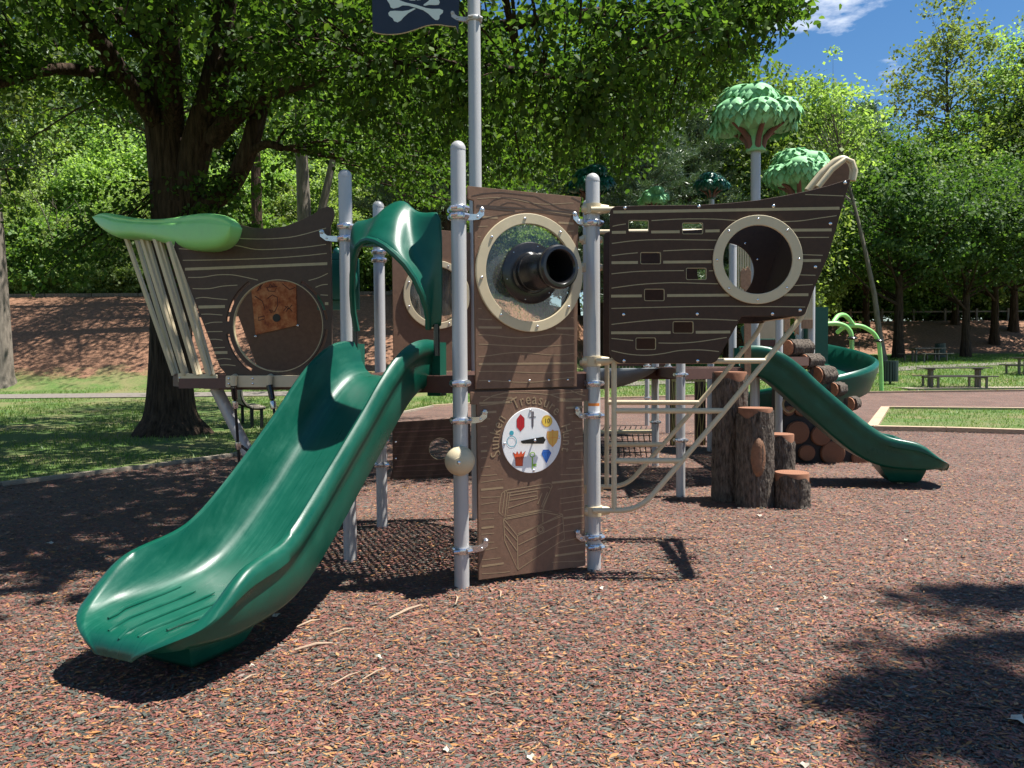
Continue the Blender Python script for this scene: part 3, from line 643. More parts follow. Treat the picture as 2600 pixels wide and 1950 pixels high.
dl('key_bow_print', [[(660 + 42 * math.cos(6.283 * i / 20), 1195 + 40 * math.sin(6.283 * i / 20)) for i in range(21)]], 'key_green', .0065)
pr('crown_print', [(320, 1152), (372, 1188), (392, 1130), (425, 1190), (464, 1128), (485, 1186), (538, 1130), (495, 1280), (490, 1392), (368, 1390), (360, 1270)], 'orange_red')
dl('crown_outline', [[(320, 1152), (372, 1188), (392, 1130), (425, 1190), (464, 1128), (485, 1186), (538, 1130), (495, 1280), (490, 1392), (368, 1390), (360, 1270), (320, 1152)]] + [[(cx_ + 12 * math.cos(6.283 * i / 10), 1255 + 20 * math.sin(6.283 * i / 10)) for i in range(11)] for cx_ in (387, 430, 473)], 'ink_brown', .002)
dl('ring_print', [[(300 + 82 * math.cos(6.283 * i / 26), 965 + 92 * math.sin(6.283 * i / 26)) for i in range(27)]], 'teal', .0045)
pr('ring_jewel_print', [(298 + 38 * math.cos(6.283 * i / 16), 815 + 40 * math.sin(6.283 * i / 16)) for i in range(16)], 'teal')
hand = put('dial_pointer', plate('black', dk([(440, 950), (470, 940), (830, 875), (868, 930), (830, 1000), (470, 998), (440, 975)]), (), .006, .001), lower, PF.m(.056))
hc = PF.uv(1250 + .14472 * 678, 980 + .14472 * 942); MB().lathe([(.006, -.03), (.006, .02)], PF.m(.045) @ Matrix.Translation((*hc, 0)), 8).put('pivot', 'steel', lower)
bolt(lower, PF.m(.059) @ Matrix.Translation((*hc, 0)), .012)
for a in (0, 90, 180, 270): bolt(lower, PF.m(.036) @ Matrix.Translation((DC[0] + .197 * math.cos(rad(a + 3)), DC[1] + .197 * math.sin(rad(a + 3)), 0)), .009)

# ---- panel with porthole on the far side of the deck
uDE = (E_ - D).normalized(); DF = Frame((D + E_) / 2, uDE)
dl_, dt = DF.uv(995, 592); dr_, _ = DF.uv(1196, 592)
RC2 = DF.uv(1108, 749)
farp = put('porthole_panel', plate('brown', [(dl_, DECK), (dr_, DECK), (dr_, 2.60), (dl_, 2.62)], [circ(RC2, .25)], .022), ship, DF.m())
put('porthole_ring', plate('tan', circ(RC2, .30, 56), [circ(RC2, .245, 56)], .022, .004), farp, DF.m(.023)); put('window_pane', plate('pane', circ(RC2, .25, 40), (), .006, .001), farp, DF.m(.002))
for i in range(8): bolt(farp, DF.m(.034) @ Matrix.Translation((RC2[0] + .272 * math.cos(.4 + i * .785), RC2[1] + .272 * math.sin(.4 + i * .785), 0)), .010)

# ---- stern: carved panel, map panel, tan bars and leaf cap
k1 = lambda pts: SF.crop(pts, 200, 480, .31646)
st_out = k1([(770, 470), (800, 300), (1000, 260), (1180, 250), (1290, 285), (1400, 312), (1530, 318), (1660, 300), (1780, 255), (1880, 205), (1950, 158), (2000, 143), (2035, 150), (2050, 190), (2045, 235), (2022, 290), (2020, 360), (2025, 420), (2035, 1000), (2035, 1497), (1190, 1497), (1175, 1470), (1140, 1430)])
hc1 = k1([(1600, 1098)])[0]; hr = (k1([(1960, 1098)])[0][0] - k1([(1240, 1098)])[0][0]) / 2; hv = (k1([(1600, 728)])[0][1] - k1([(1600, 1468)])[0][1]) / 2
def arcslot(a0, a1, r0, r1, n=14):
    f = lambda r, a: (hc1[0] + hr * r * math.cos(rad(a)), hc1[1] + hv * r * math.sin(rad(a)))
    return [f(r1, a0 + (a1 - a0) * i / n) for i in range(n + 1)] + [f(r0, a1 + (a0 - a1) * i / n) for i in range(n + 1)]
slots = [arcslot(123, 174, 1.10, 1.17), arcslot(188, 238, 1.10, 1.17), arcslot(6, 60, 1.04, 1.11), arcslot(-50, -5, 1.04, 1.11)]
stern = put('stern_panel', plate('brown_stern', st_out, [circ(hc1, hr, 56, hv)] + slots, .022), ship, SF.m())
gl = [([(860, 645), (2000, 600)], .020), ([(968, 948), (1180, 943)], .022), ([(1095, 1313), (1200, 1311)], .02), ([(1980, 920), (2008, 920)], .02)]
gt = [[(1230, 395), (1400, 402), (1560, 400), (1750, 380), (1990, 315)], [(1230, 452), (1300, 460), (1420, 485), (1560, 485), (1800, 470), (1990, 445)], [(810, 480), (900, 486)], [(842, 573), (1100, 570), (1500, 558), (1800, 538), (1995, 517)], [(885, 710), (1000, 708), (1120, 690), (1240, 690), (1340, 708), (1445, 732)], [(920, 800), (1050, 800), (1160, 780), (1280, 772)],
      [(945, 878), (1010, 870), (1100, 880), (1200, 888)], [(1850, 735), (1930, 712), (2003, 678)], [(1905, 790), (1950, 772), (2003, 765)], [(1945, 850), (2005, 853)], [(990, 1005), (1060, 1004), (1160, 1012)], [(1018, 1085), (1080, 1070), (1160, 1068)], [(1040, 1145), (1160, 1143)], [(1060, 1208), (1100, 1205), (1160, 1213)], [(1085, 1275), (1180, 1270)], [(1115, 1368), (1170, 1360), (1230, 1366)], [(1145, 1412), (1200, 1410), (1265, 1417)]]
def dens(p, n=4):
    out = []
    for i in range(len(p) - 1):
        p0 = p[max(0, i - 1)]; p1 = p[i]; p2 = p[i + 1]; p3 = p[min(len(p) - 1, i + 2)]
        for j in range(n):
            t = j / n
            out.append(tuple(.5 * (2 * p1[c] + (p2[c] - p0[c]) * t + (2 * p0[c] - 5 * p1[c] + 4 * p2[c] - p3[c]) * t * t + (-p0[c] + 3 * p1[c] - 3 * p2[c] + p3[c]) * t ** 3) for c in (0, 1)))
    return out + [p[-1]]
strips([(k1(p), w) for p, w in gl] + [(k1(dens(p)), .006) for p in gt], .0118).put('engraved_lines', 'tan_line', stern, SF.m(), smooth=False, kind='stuff')
rimt = plate('tan_line', circ(hc1, hr * 1.004, 64, hv * 1.004), [circ(hc1, hr * .985, 64, hv * .985)], .0225, .0004); put('hole_edge', rimt, stern, SF.m())
# map panel on the far side of the stern
MF = Frame((-1.26, 6.62, 0), (.985, -.1, 0))
q = lambda pts: MF.crop(pts, 200, 480, .31646)
backp = put('map_panel', plate('brown', q([(1220, 480), (2000, 400), (2030, 1490), (1440, 1440), (1250, 930)]), (), .022), ship, MF.m())
mp_out = q([(1385, 740), (1750, 745), (1755, 1095), (1425, 1170)])
put('treasure_map', plate('map', mp_out, (), .006, .001), backp, MF.m(.016))
sq = [[(1440, 760), (1470, 800), (1440, 820), (1470, 770), (1455, 800), (1485, 760)], [(1515, 790), (1600, 785), (1580, 822), (1530, 820), (1515, 790)], [(1535, 785), (1540, 760), (1558, 785)], [(1565, 785), (1570, 758), (1585, 783)], [(1520, 880), (1560, 850), (1600, 870), (1605, 930), (1580, 985), (1545, 990)], [(1535, 970), (1565, 975), (1555, 990), (1535, 970)],
      [(1650, 980), (1680, 940), (1720, 985)], [(1660, 940), (1690, 965), (1720, 930)], [(1670, 985), (1690, 955)], [(1450, 1030), (1500, 1020), (1495, 1045), (1450, 1055), (1450, 1030)], [(1640, 760), (1700, 810), (1745, 790)], [(1420, 860), (1480, 900), (1500, 960)]]
strips([(q(p), .008) for p in sq], .0195).put('map_drawing', 'ink_brown', backp, MF.m(), smooth=False)
cq = q([(1595, 1035)])[0]; put('map_compass', plate('ink', circ(cq, .035, 20), (), .004, .0005), backp, MF.m(.021))
for p in q([(1762, 1097), (1424, 1183)]): bolt(backp, MF.m(.012) @ Matrix.Translation((*p, 0)), .014)
# stern plates and beam
plt_ = k1([(1193, 1497), (1800, 1494), (1800, 1588), (1193, 1590)])
pl = put('mounting_plate', plate('tan', rounded(plt_, .012), (), .012, .002), ship, SF.m(.02))
for p in k1([(1220, 1520), (1220, 1563), (1411, 1521), (1411, 1561)]): bolt(pl, SF.m(.026) @ Matrix.Translation((*p, 0)), .010)
MB().beam(SF.w(*k1([(800, 1560)])[0], -.015), SF.w(*k1([(2040, 1556)])[0], -.015), .03, .075).put('stern_beam', 'deck', ship, smooth=False)
LF = Frame((ST_L.x, ST_L.y, 0), ((Vector((ST_L.x, ST_L.y, 0)) - Vector((-2.93, 6.68, 0)))))
lp = put('mounting_plate', plate('tan', rounded([(-.96, DECK - .0), (-.0, DECK), (-.0, DECK - .075), (-.96, DECK - .075)], .012), (), .012, .002), ship, LF.m(.025))
for u in (-.9, -.06, -.12): bolt(lp, LF.m(.032) @ Matrix.Translation((u, DECK - .04, 0)), .01)
# bars, paired, leaning outwards
tops = [(375, 405), (458, 412), (505, 415), (548, 418), (612, 425), (650, 432), (722, 455), (775, 462)]
bots = [(765, 1492), (790, 1492), (845, 1492), (865, 1492), (945, 1492), (970, 1492), (1045, 1492), (1072, 1492)]
for i in range(8):
    k = i // 2; Zb = 6.62 - .27 * k + (.03 if i % 2 else 0); Zt = 6.66 - .29 * k + (.10 if i % 2 else -.02)
    b_ = W(200 + .31646 * bots[i][0], 480 + .31646 * bots[i][1], Zb); t_ = W(200 + .31646 * tops[i][0], 480 + .31646 * (tops[i][1] - 30), Zt)
    MB().beam(b_, t_, .042, .022, (.6, .8, 0)).put('bar', 'tan', ship, smooth=False)
# leaf-shaped cap lofted along its length
top_p = [(150, 225), (200, 205), (280, 197), (420, 222), (560, 245), (700, 250), (830, 240), (960, 215), (1100, 200), (1200, 222), (1250, 262), (1266, 300)]
bot_p = [(152, 235), (195, 290), (260, 350), (370, 405), (560, 412), (700, 432), (830, 465), (960, 500), (1090, 498), (1180, 465), (1240, 400), (1262, 320)]
rings = []
for i in range(12):
    t = (top_p[i][0] - 150) / 1116; Z = 6.95 - 1.55 * t
    a = W(200 + .31646 * (top_p[i][0] + bot_p[i][0]) / 2, 480 + .31646 * top_p[i][1], Z); b = W(200 + .31646 * (top_p[i][0] + bot_p[i][0]) / 2, 480 + .31646 * bot_p[i][1], Z)
    c = (a + b) / 2; h = (a.z - b.z) / 2; dpt = .15 * math.sin(math.pi * min(.97, max(.04, t * .9 + .05))) ** .6; nrm = Vector((-.62, -.78, 0)).normalized()
    nrm = Vector((.62, -.78, 0)).normalized() * -1; nrm = Vector((-.55, -.83, 0)).normalized()
    ring_ = []
    for j in range(44):
        a_ = 2 * math.pi * j / 44; cs, sn = math.cos(a_), math.sin(a_)
        e = lambda x, p=.62: math.copysign(abs(x) ** p, x)
        lean = .0
        ring_.append(c + nrm * (dpt * e(cs, .55) * (1 - .14 * math.exp(-((sn - .45) / .13) ** 2)) + lean) + Vector((0, 0, h * e(sn, .6) * (1.0 if abs(cs) < .9 else 1.0))))
    rings.append(ring_)
def subdiv_rings(rs, n=3):
    out = []
    for i in range(len(rs) - 1):
        for j in range(n):
            t = j / n; r0 = rs[max(0, i - 1)]; r1 = rs[i]; r2 = rs[i + 1]; r3 = rs[min(len(rs) - 1, i + 2)]
            out.append([.5 * (2 * b + (c - a) * t + (2 * a - 5 * b + 4 * c - d) * t * t + (3 * b - a - 3 * c + d) * t ** 3) for a, b, c, d in zip(r0, r1, r2, r3)])
    return out + [rs[-1]]
MB().loft(subdiv_rings(rings)).put('leaf_cap', 'lime', ship, ang=60)
# slanted pole and ropes under the stern
sp_b = Gd(655, 1190); sp_b.z = -.1; sp_t = W(548, 985, 6.05)
MB().tube([sp_t, sp_b], PR, 18).put('slanted_pole', 'post', ship)
def rope(pts, r=.011):
    mb = MB(); mb.tube(pts, r, 8); return mb
for k_, (x, yb) in enumerate(((1272, 985), (1557, 985))):
    t0 = SF.w(*k1([(x, 1540)])[0], .05); foot = Vector((t0.x + (.55 if k_ == 0 else .40) * (1 if k_ else 1), t0.y - .05, -.02))
    foot = Gd(645, 1235) if k_ == 0 else Gd(648, 1225)
    if k_ == 0: foot = Vector((t0.x - .02, t0.y + .25, -.02))
    ro = rope([t0, t0.lerp(foot, .5) + Vector((0, 0, -.02)), foot]).put('rope', 'rope', ship)
    for f_ in (.13, .36): MB().lathe([(.02, -.028), (.022, -.02), (.022, .02), (.02, .028)], Matrix.Translation(t0.lerp(foot, f_)) @ (foot - t0).to_track_quat('Z', 'Y').to_matrix().to_4x4(), 12).put('ferrule', 'chrome', ro)
    MB().tube([t0 + Vector((0, .05, .03)), t0 + Vector((0, 0, .03)), t0 + Vector((0, 0, -.05))], [.026, .026, .02], 10).put('rope_anchor', 'tan', ro)
    MB().tube([t0 + Vector((0, 0, -.03)), t0.lerp(foot, .1)], [.024, .02], 10).put('rope_sheath', 'black', ro)
ra = SF.w(*k1([(1272, 1540)])[0], .05).lerp(Vector((SF.w(*k1([(1272, 1540)])[0], .05).x - .02, 6.1, -.02)), .37); rb = SF.w(*k1([(1557, 1540)])[0], .05).lerp(Gd(648, 1225), .40)
rope([ra, ra.lerp(rb, .33) - Vector((0, 0, .05)), ra.lerp(rb, .66) - Vector((0, 0, .05)), rb]).put('rope', 'rope', ship)

# ---- slide
def slide_mesh(m):
    """runs along local +y from the deck edge, bed at local z"""
    prof = [(0, 1.365), (.10, 1.36), (.20, 1.335), (.32, 1.265), (.46, 1.15), (.62, 1.0), (.8, .835), (1.0, .655), (1.18, .505), (1.32, .41), (1.45, .352), (1.58, .325), (1.70, .315), (1.80, .311), (1.88, .309), (1.95, .307), (2.01, .305), (2.06, .302), (2.10, .297), (2.135, .288), (2.16, .274), (2.178, .255), (2.19, .23), (2.193, .20)]
    rh = [.24, .25, .26, .265, .265, .26, .26, .262, .262, .26, .258, .252, .242, .222, .18, .125, .08, .048, .03, .018, .011, .007, .005, .004]
    hw = [.300, .300, .300, .300, .300, .300, .300, .304, .312, .322, .333, .343, .352, .360, .364, .362, .352, .335, .308, .27, .23, .185, .14, .10]
    rings = []
    for (s_, z), h, w in zip(prof, rh, hw):
        k = min(1, h / .2); i_ = [p[0] for p in prof].index(s_)
        a = prof[max(0, i_ - 1)]; b = prof[min(len(prof) - 1, i_ + 1)]; tx, tz = b[0] - a[0], b[1] - a[1]; ln = math.hypot(tx, tz); nx, nz_ = -tz / ln, tx / ln
        sec = [(-w * .80, .045 * k + .002), (-w * .90, h * .45), (-w * .94, h * .80), (-w * .985, h * .97), (-w * 1.05, h), (-w * 1.12, h * .95), (-w * 1.155, h * .80), (-w * 1.15, h * .62), (-w * 1.09, h * .56), (-w * 1.06, h * .30), (-w * 1.04, -.02 - .03 * k), (-w * .95, -.05 - .03 * k), (-w * .5, -.055 - .03 * k)]
        inner = [(-w * .66, .012 * k), (-w * .45, .004), (-w * .2, 0)]
        half = inner[::-1] + sec; full = [(0, 0)] + half + [(0, -.055 - .03 * k)] + [(-x, y) for x, y in half[::-1]]
        rings.append([Vector((x, s_ + nx * y, z + nz_ * y)) for x, y in full])
    return MB().loft(subdiv_rings(rings, 3)).mesh(m, ang=50, name='slide')
SL = slide_mesh('green_slide')
def slide(parent, top, direction, foot_m='green', m=None):
    d = Vector(direction).normalized(); x = d.cross(Vector((0, 0, 1)))
    M = Matrix(((x.x, d.x, 0, top.x), (x.y, d.y, 0, top.y), (0, 0, 1, 0), (0, 0, 0, 1)))
    me = SL
    o = put('slide', me, parent, M)
    for u, ln in ((-.22, .62), (-.11, .58), (0, .54), (.11, .50), (.22, .44)):
        mb = MB(); pts = [Vector((u * (1 - .0), (2.165 - 1.9 * u * u) - ln * t, .279 + (.03 * (t - .5) ** 2 if t > .8 else 0) - .045 * max(0, 1 - t * 5))) for t in (0, .1, .25, .5, .75, .92, 1)]
        pts = [Vector((u * (.85 + .15 * i / 6) if i < 2 else u, p.y, p.z)) for i, p in enumerate(pts)]
        zbed = lambda y: np.interp(y, [1.32, 1.45, 1.58, 1.70, 1.80, 1.88, 1.95, 2.01, 2.06, 2.10, 2.135, 2.16, 2.178, 2.19], [.41, .352, .325, .315, .311, .309, .307, .305, .302, .297, .288, .274, .255, .23])
        pts = [Vector((p.x, p.y, float(zbed(p.y)) + .004 + .012 * (abs(p.x) / .24) ** 3)) for p in pts]
        mb.tube(pts, [.006, .009, .009, .009, .009, .007, .002], 8).put('grip_rib', 'green_slide', o, M)
    MB().loft([[Vector((sx * w_, y_, z_)) for sx, y_ in ((-1, y0), (1, y0), (1, y1), (-1, y1))] for z_, w_, y0, y1 in ((.29, .20, 1.45, 1.98), (.18, .18, 1.52, 1.95), (.10, .155, 1.58, 1.92), (.06, .12, 1.62, 1.88))]).put('pedestal', 'green', o, M, ang=60)
    MB().tube([(0, 1.75, .08), (0, 1.75, -.1)], [.035, .035], 14).put('foot_post', 'tan', o, M)
    for sx in (-1, 1):   # upright ends of the side walls at the deck
        MB().loft([[Vector((sx * .33 + a_, b_, z_)) for a_, b_ in ((-.045, -.05), (.045, -.05), (.05, .04), (-.05, .04))] for z_ in (DECK - .14, DECK - .05, DECK + .16, DECK + .215)]).put('side_end', 'green', o, M, ang=60)
    return o
uCA = (A - C_).normalized(); nCA = uCA.cross(Vector((0, 0, 1)))
s_top = Vector((-.80, 5.265, 0))
S1DIR = Vector((-.423, -.906, 0))
sl1 = slide(ship, s_top, S1DIR)

# ---- hood over the slide entrance
HF = Frame((A + C_) / 2 + nCA * .05, uCA)
HP = lambda n: Frame(HF.o + HF.n * n, HF.u)
rear = [HF.uv(800 + .31646 * x, 350 + .31646 * y) for x, y in [(308, 1560), (306, 1300), (304, 1000), (304, 800), (306, 675), (380, 665), (480, 648), (560, 590), (630, 530), (690, 505), (745, 520), (800, 580), (860, 600), (940, 595), (1022, 578), (1022, 1000), (1020, 1530)]]
front = []
for x, y, n in [(335, 1550, .03), (307, 1400, .06), (298, 1250, .10), (300, 1100, .15), (315, 960, .20), (345, 870, .25), (385, 830, .28), (430, 815, .30), (490, 830, .30), (560, 870, .29), (640, 935, .27), (720, 1015, .24), (800, 1130, .20), (860, 1260, .15), (895, 1370, .10), (908, 1450, .06), (910, 1530, .03)]:
    front.append((*HP(n).uv(800 + .31646 * x, 350 + .31646 * y), n))
rows = []
for k in range(9):
    t = k / 8; row = []
    for i, ((u, v), (fu, fv, fn)) in enumerate(zip(rear, front)):
        sag = .03 * math.sin(math.pi * t) if 7 <= i <= 10 else (-.06 * math.sin(math.pi * t) if i in (5, 6, 11, 12, 13) else 0)
        row.append(HF.w(u * (1 - t) + fu * t, v * (1 - t) + fv * t + sag, fn * (t ** .85)))
    rows.append(row)
hm = MB().loft(rows, closed=False, cap=False); ho = hm.put('slide_hood', 'green', ship, ang=65)
sm = ho.modifiers.new('thickness', 'SOLIDIFY'); sm.thickness = .03; sm.offset = 0
sb = ho.modifiers.new('smooth', 'SUBSURF'); sb.levels = 1; sb.render_levels = 1
mb = MB(); mb.tube([Vector(p) - nCA * 0 for p in rows[-1]], .021, 8).put('rolled_lip', 'green', ho)
for sx in (rear[0][0] + .03, rear[-1][0] - .04):
    MB().tube([HF.w(sx, 1.70, .01), HF.w(sx, 1.50, .01)], [.02, .02], 12).put('hood_pin', 'black', ho)
mb = MB()
for i in range(6):
    a_, b_ = HP(.27).uv(800 + .31646 * (365 + 27 * i), 350 + .31646 * 850); q_ = HF.w(a_, b_, .27); mb.tube([q_, q_ - nCA * .05], [.017, .016], 8)
mb.put('hood_bumps', 'green', ho)

# ---- bow: two carved side panels on tan tube frames
BF = Frame((.62, 5.10, 0), (1, -.055, 0)); BR = Frame((.68, 6.12, 0), (1, -.055, 0))
k3 = lambda pts, F=BF: F.crop(pts, 1450, 400, .36166)
bow_c = [(272, 345), (560, 338), (900, 335), (1100, 322), (1300, 302), (1480, 272), (1640, 240), (1800, 200), (1958, 150), (1800, 700), (1715, 890), (1640, 1100), (1610, 1116), (1195, 1116), (1020, 1430), (985, 1446), (330, 1446), (268, 1390)]
bow_r = [.05, 0, 0, 0, 0, 0, 0, 0, .015, 0, 0, .03, .03, 0, .03, .03, .05, .05]
wins = [(400, 440, 545, 525), (778, 458, 925, 540), (485, 665, 630, 750), (805, 775, 950, 860), (512, 922, 655, 1008), (712, 1150, 858, 1235), (452, 1264, 595, 1350)]
BRc = k3([(1303, 720)])[0]; bri = .222; bro = .288
bow_o = rounded(k3(bow_c), bow_r)
holes = [rounded(k3([(a, b), (c, b), (c, d), (a, d)]), .012, 3) for a, b, c, d in wins]
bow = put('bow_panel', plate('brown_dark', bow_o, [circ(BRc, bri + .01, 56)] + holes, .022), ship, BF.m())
L1 = [([(295, 385), (1880, 358)], .019), ([(285, 528), (384, 526)], .018), ([(560, 525), (760, 523)], .018), ([(940, 518), (1040, 516)], .018), ([(1545, 512), (1825, 510)], .018), ([(283, 740), (468, 738)], .018), ([(645, 736), (985, 733)], .018), ([(1620, 725), (1750, 724)], .018), ([(280, 974), (495, 972)], .018), ([(672, 970), (1110, 967)], .018), ([(1490, 965), (1662, 964)], .018), ([(280, 1231), (697, 1229)], .018), ([(873, 1227), (1115, 1225)], .018)]
L2 = [[(290, 485), (330, 476), (384, 468)], [(563, 445), (760, 434), (1000, 434), (1160, 445)], [(1470, 452), (1600, 447), (1720, 430), (1860, 410)], [(1640, 262), (1908, 272)], [(285, 605), (450, 585), (650, 578), (1020, 582)], [(1580, 563), (1806, 562)], [(285, 690), (380, 678), (468, 670)], [(645, 657), (850, 648), (1010, 648)], [(1610, 683), (1762, 688)], [(283, 818), (480, 800), (790, 795)], [(965, 797), (995, 796)], [(1600, 825), (1712, 828)], [(283, 918), (480, 892), (700, 880), (900, 884), (1030, 888)], [(1560, 900), (1693, 893)],
      [(282, 1060), (600, 1052), (1000, 1045), (1400, 1047), (1640, 1050)], [(283, 1172), (480, 1150), (700, 1135), (950, 1135), (1165, 1144)], [(283, 1270), (435, 1285)], [(612, 1302), (760, 1303), (900, 1292), (1090, 1263)], [(283, 1355), (400, 1380), (530, 1388), (650, 1375), (760, 1355), (900, 1350), (1035, 1362)]]
strips([(k3(p), w) for p, w in L1] + [(k3(dens(p)), .0055) for p in L2], .0118).put('engraved_lines', 'tan_line', bow, BF.m(), smooth=False, kind='stuff')
for a, b, c, d in wins:
    put('cutout_edge', plate('tan_line', rounded(k3([(a, b), (c, b), (c, d), (a, d)]), .012, 3), [rounded(k3([(a + 4, b + 4), (c - 4, b + 4), (c - 4, d - 4), (a + 4, d - 4)]), .010, 3)], .0228, .0003), bow, BF.m())
brg = put('porthole_ring', plate('tan', circ(BRc, bro, 64), [circ(BRc, bri, 64)], .02, .004), bow, BF.m(.0215))
for i in range(8): bolt(brg, BF.m(.031) @ Matrix.Translation((BRc[0] + .262 * math.cos(i * .7854), BRc[1] + .262 * math.sin(i * .7854), 0)), .009)
for p in k3([(377, 357), (895, 347), (1417, 343), (1918, 180), (1815, 467), (1710, 770), (1603, 1073), (1410, 1098), (883, 1100), (367, 1103), (370, 1427), (886, 1427)]): bolt(bow, BF.m(.0115) @ Matrix.Translation((*p, 0)), .013)
bl = [BF.uv(2040, 800), BF.uv(2155, 460)]
MB().add([BF.w(*bl[0], -.02), BF.w(*bl[1], -.02), BR.w(bl[1][0] - .05, bl[1][1], .02), BR.w(bl[0][0] - .05, bl[0][1], .02)] + [p + Vector((-.02, 0, 0)) for p in (BF.w(*bl[0], -.02), BF.w(*bl[1], -.02), BR.w(bl[1][0] - .05, bl[1][1], .02), BR.w(bl[0][0] - .05, bl[0][1], .02))], [(0, 1, 2, 3), (7, 6, 5, 4), (0, 4, 5, 1), (1, 5, 6, 2), (2, 6, 7, 3), (3, 7, 4, 0)]).put('bow_board', 'brown_dark', ship, smooth=False)
# far side of the bow
bow2 = put('bow_panel', plate('brown_dark', [(BR.o.x * 0 + u, v) for u, v in [(p[0] + .02, p[1]) for p in bow_o]], [circ(BR.uv(1842, 690), .22, 48, .225)], .022), ship, BR.m())
for a in (20, 55, 120, 160): bolt(bow2, BR.m(.0115) @ Matrix.Translation((BR.uv(1842, 690)[0] + .26 * math.cos(rad(a)), BR.uv(1842, 690)[1] + .265 * math.sin(rad(a)), 0)), .01)
# tube frames
TR = .0185
def pipe(pts, name='frame_tube', r=TR, parent=ship, m='tan'): return MB().tube(pts, r, 12).put(name, m, parent)
def bend(pts, r=.12, n=6):
    out = [Vector(pts[0])]
    for i in range(1, len(pts) - 1):
        p = Vector(pts[i]); a = Vector(pts[i - 1]) - p; b = Vector(pts[i + 1]) - p; q = min(r, a.length * .45, b.length * .45); p0 = p + a.normalized() * q; p1 = p + b.normalized() * q
        out += [p0 * (1 - t) ** 2 + p * 2 * t * (1 - t) + p1 * t * t for t in (j / n for j in range(n + 1))]
    return out + [Vector(pts[-1])]
def c5(x, y, Y): return W(1450 + .31646 * x, 850 + .31646 * y, Y)
ZF = 5.15; ZR = 6.14
pipe(bend([c5(175, 1410, ZF), c5(545, 1410, ZF), c5(890, 1010, ZF), c5(1230, 610, ZF), c5(1560, 210, ZF), c5(1850, -140, ZF), c5(1885, -250, ZF)], .14))
pipe([c5(345, -900, ZF), c5(345, 1405, ZF)]); 
for y, x1 in ((210, 1556), (610, 1230), (1010, 890)): pipe([c5(200 if y == 210 else 345, y, ZF), c5(x1, y, ZF)], 'rung')
pipe(bend([c5(175, 1217, ZR), c5(440, 1217, ZR), c5(740, 880, ZR), c5(1030, 545, ZR), c5(1330, 190, ZR), c5(1500, -20, ZR), c5(1545, -130, ZR)], .14))
pipe([c5(287, -600, ZR), c5(287, 1212, ZR)])
for y, x1 in ((545, 1030), (880, 740)): pipe([c5(287, y, ZR), c5(x1, y, ZR)], 'rung')
def c3(x, y, Y): return W(1450 + .36166 * x, 400 + .36166 * y, Y)
pipe([c3(140, 365, ZF), c3(1500, 360, ZF)], 'top_rail'); pipe([c3(180, 522, ZR), c3(1830, 512, ZR)], 'top_rail')
pipe([c3(1180, 1140, ZR), c3(1330, 1138, ZR)], 'rung'); pipe([c3(1330, 1138, ZR), c3(1590, 1105, ZF)], 'cross_tube')
pipe([c3(1515, 590, ZR - .04), c3(1385, 1000, ZR - .04)], 'frame_tube'); pipe(bend([c3(1415, 880, ZR - .05), c3(1450, 860, ZR - .05), c3(1560, 720, ZR - .05), c3(1700, 560, 5.6), c3(1900, 250, 5.6)], .1), 'frame_tube', .022)
# bow nose with tan edging
NF = Frame((.62, 5.62, 0), (1, -.035, 0)); kn = lambda pts: NF.crop(pts, 1450, 400, .36166)
nose_c = [(1660, 235), (1760, 110), (1850, 30), (1905, 5), (1950, 30), (1972, 90), (1960, 160), (1900, 330), (1560, 330)]
nose = put('bow_nose', plate('brown', kn(nose_c), (), .03), ship, NF.m())
pipe([NF.w(*p, .0) for p in rounded(kn(nose_c[:7]), [0, .02, .02, .03, .03, .03, 0])], 'nose_edging', .026, nose)
pipe([NF.w(*p, .12) for p in kn([(1690, 235), (1790, 110), (1880, 40), (1925, 60), (1945, 120), (1930, 190)])], 'nose_edging', .02, nose)

# ---- dark panel at ground level behind the slide
KF = Frame(Gd(845, 1043), (.985, .16, 0)); kp = lambda pts: KF.crop(pts, 900, 850, .22604)
kout = kp([(390, 985), (1300, 930), (1300, 1580), (395, 1635), (430, 1500), (425, 1100)])
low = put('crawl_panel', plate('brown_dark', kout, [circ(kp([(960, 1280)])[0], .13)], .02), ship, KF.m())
ll = []
for i, y in enumerate((1040, 1130, 1180, 1240, 1330, 1400, 1520, 1570)): ll.append((kp(dens([(440, y + 15), (650, y + 8 + 10 * math.sin(i)), (900, y), (1250, y - 25)])), .006))
ll += [(kp([(450, 1095), (1300, 1050)]), .016), (kp([(450, 1480), (1300, 1425)]), .016)]
strips(ll, .0108).put('engraved_lines', 'deck', low, KF.m(), smooth=False, kind='stuff')
put('hole_edge', plate('tan_line', circ(kp([(960, 1280)])[0], .133, 40), [circ(kp([(960, 1280)])[0], .128, 40)], .0206, .0003), low, KF.m())
for p in kp([(465, 1205), (465, 1390)]): bolt(low, KF.m(.01) @ Matrix.Translation((*p, 0)), .014)
# little green play wheel behind the stern panel
gw = Wd(728, 605, 6.3)
gmb = MB(); gmb.lathe([(.05, -.02), (.16, -.02), (.17, 0), (.16, .03), (.05, .03)], Matrix.Translation(gw) @ Matrix.Rotation(rad(90), 4, 'X'), 24)
gmb.box(gw + Vector((0, .02, .19)), (.3, .08, .05)); gmb.box(gw + Vector((0, .05, -.03)), (.34, .05, .42)); gmb.lathe([(.03, 0), (.035, .03), (.02, .05), (.001, .06)], Matrix.Translation(gw + Vector((0, .02, .21))), 12)
gmb.put('play_wheel', 'green_dark', ship, ang=50)

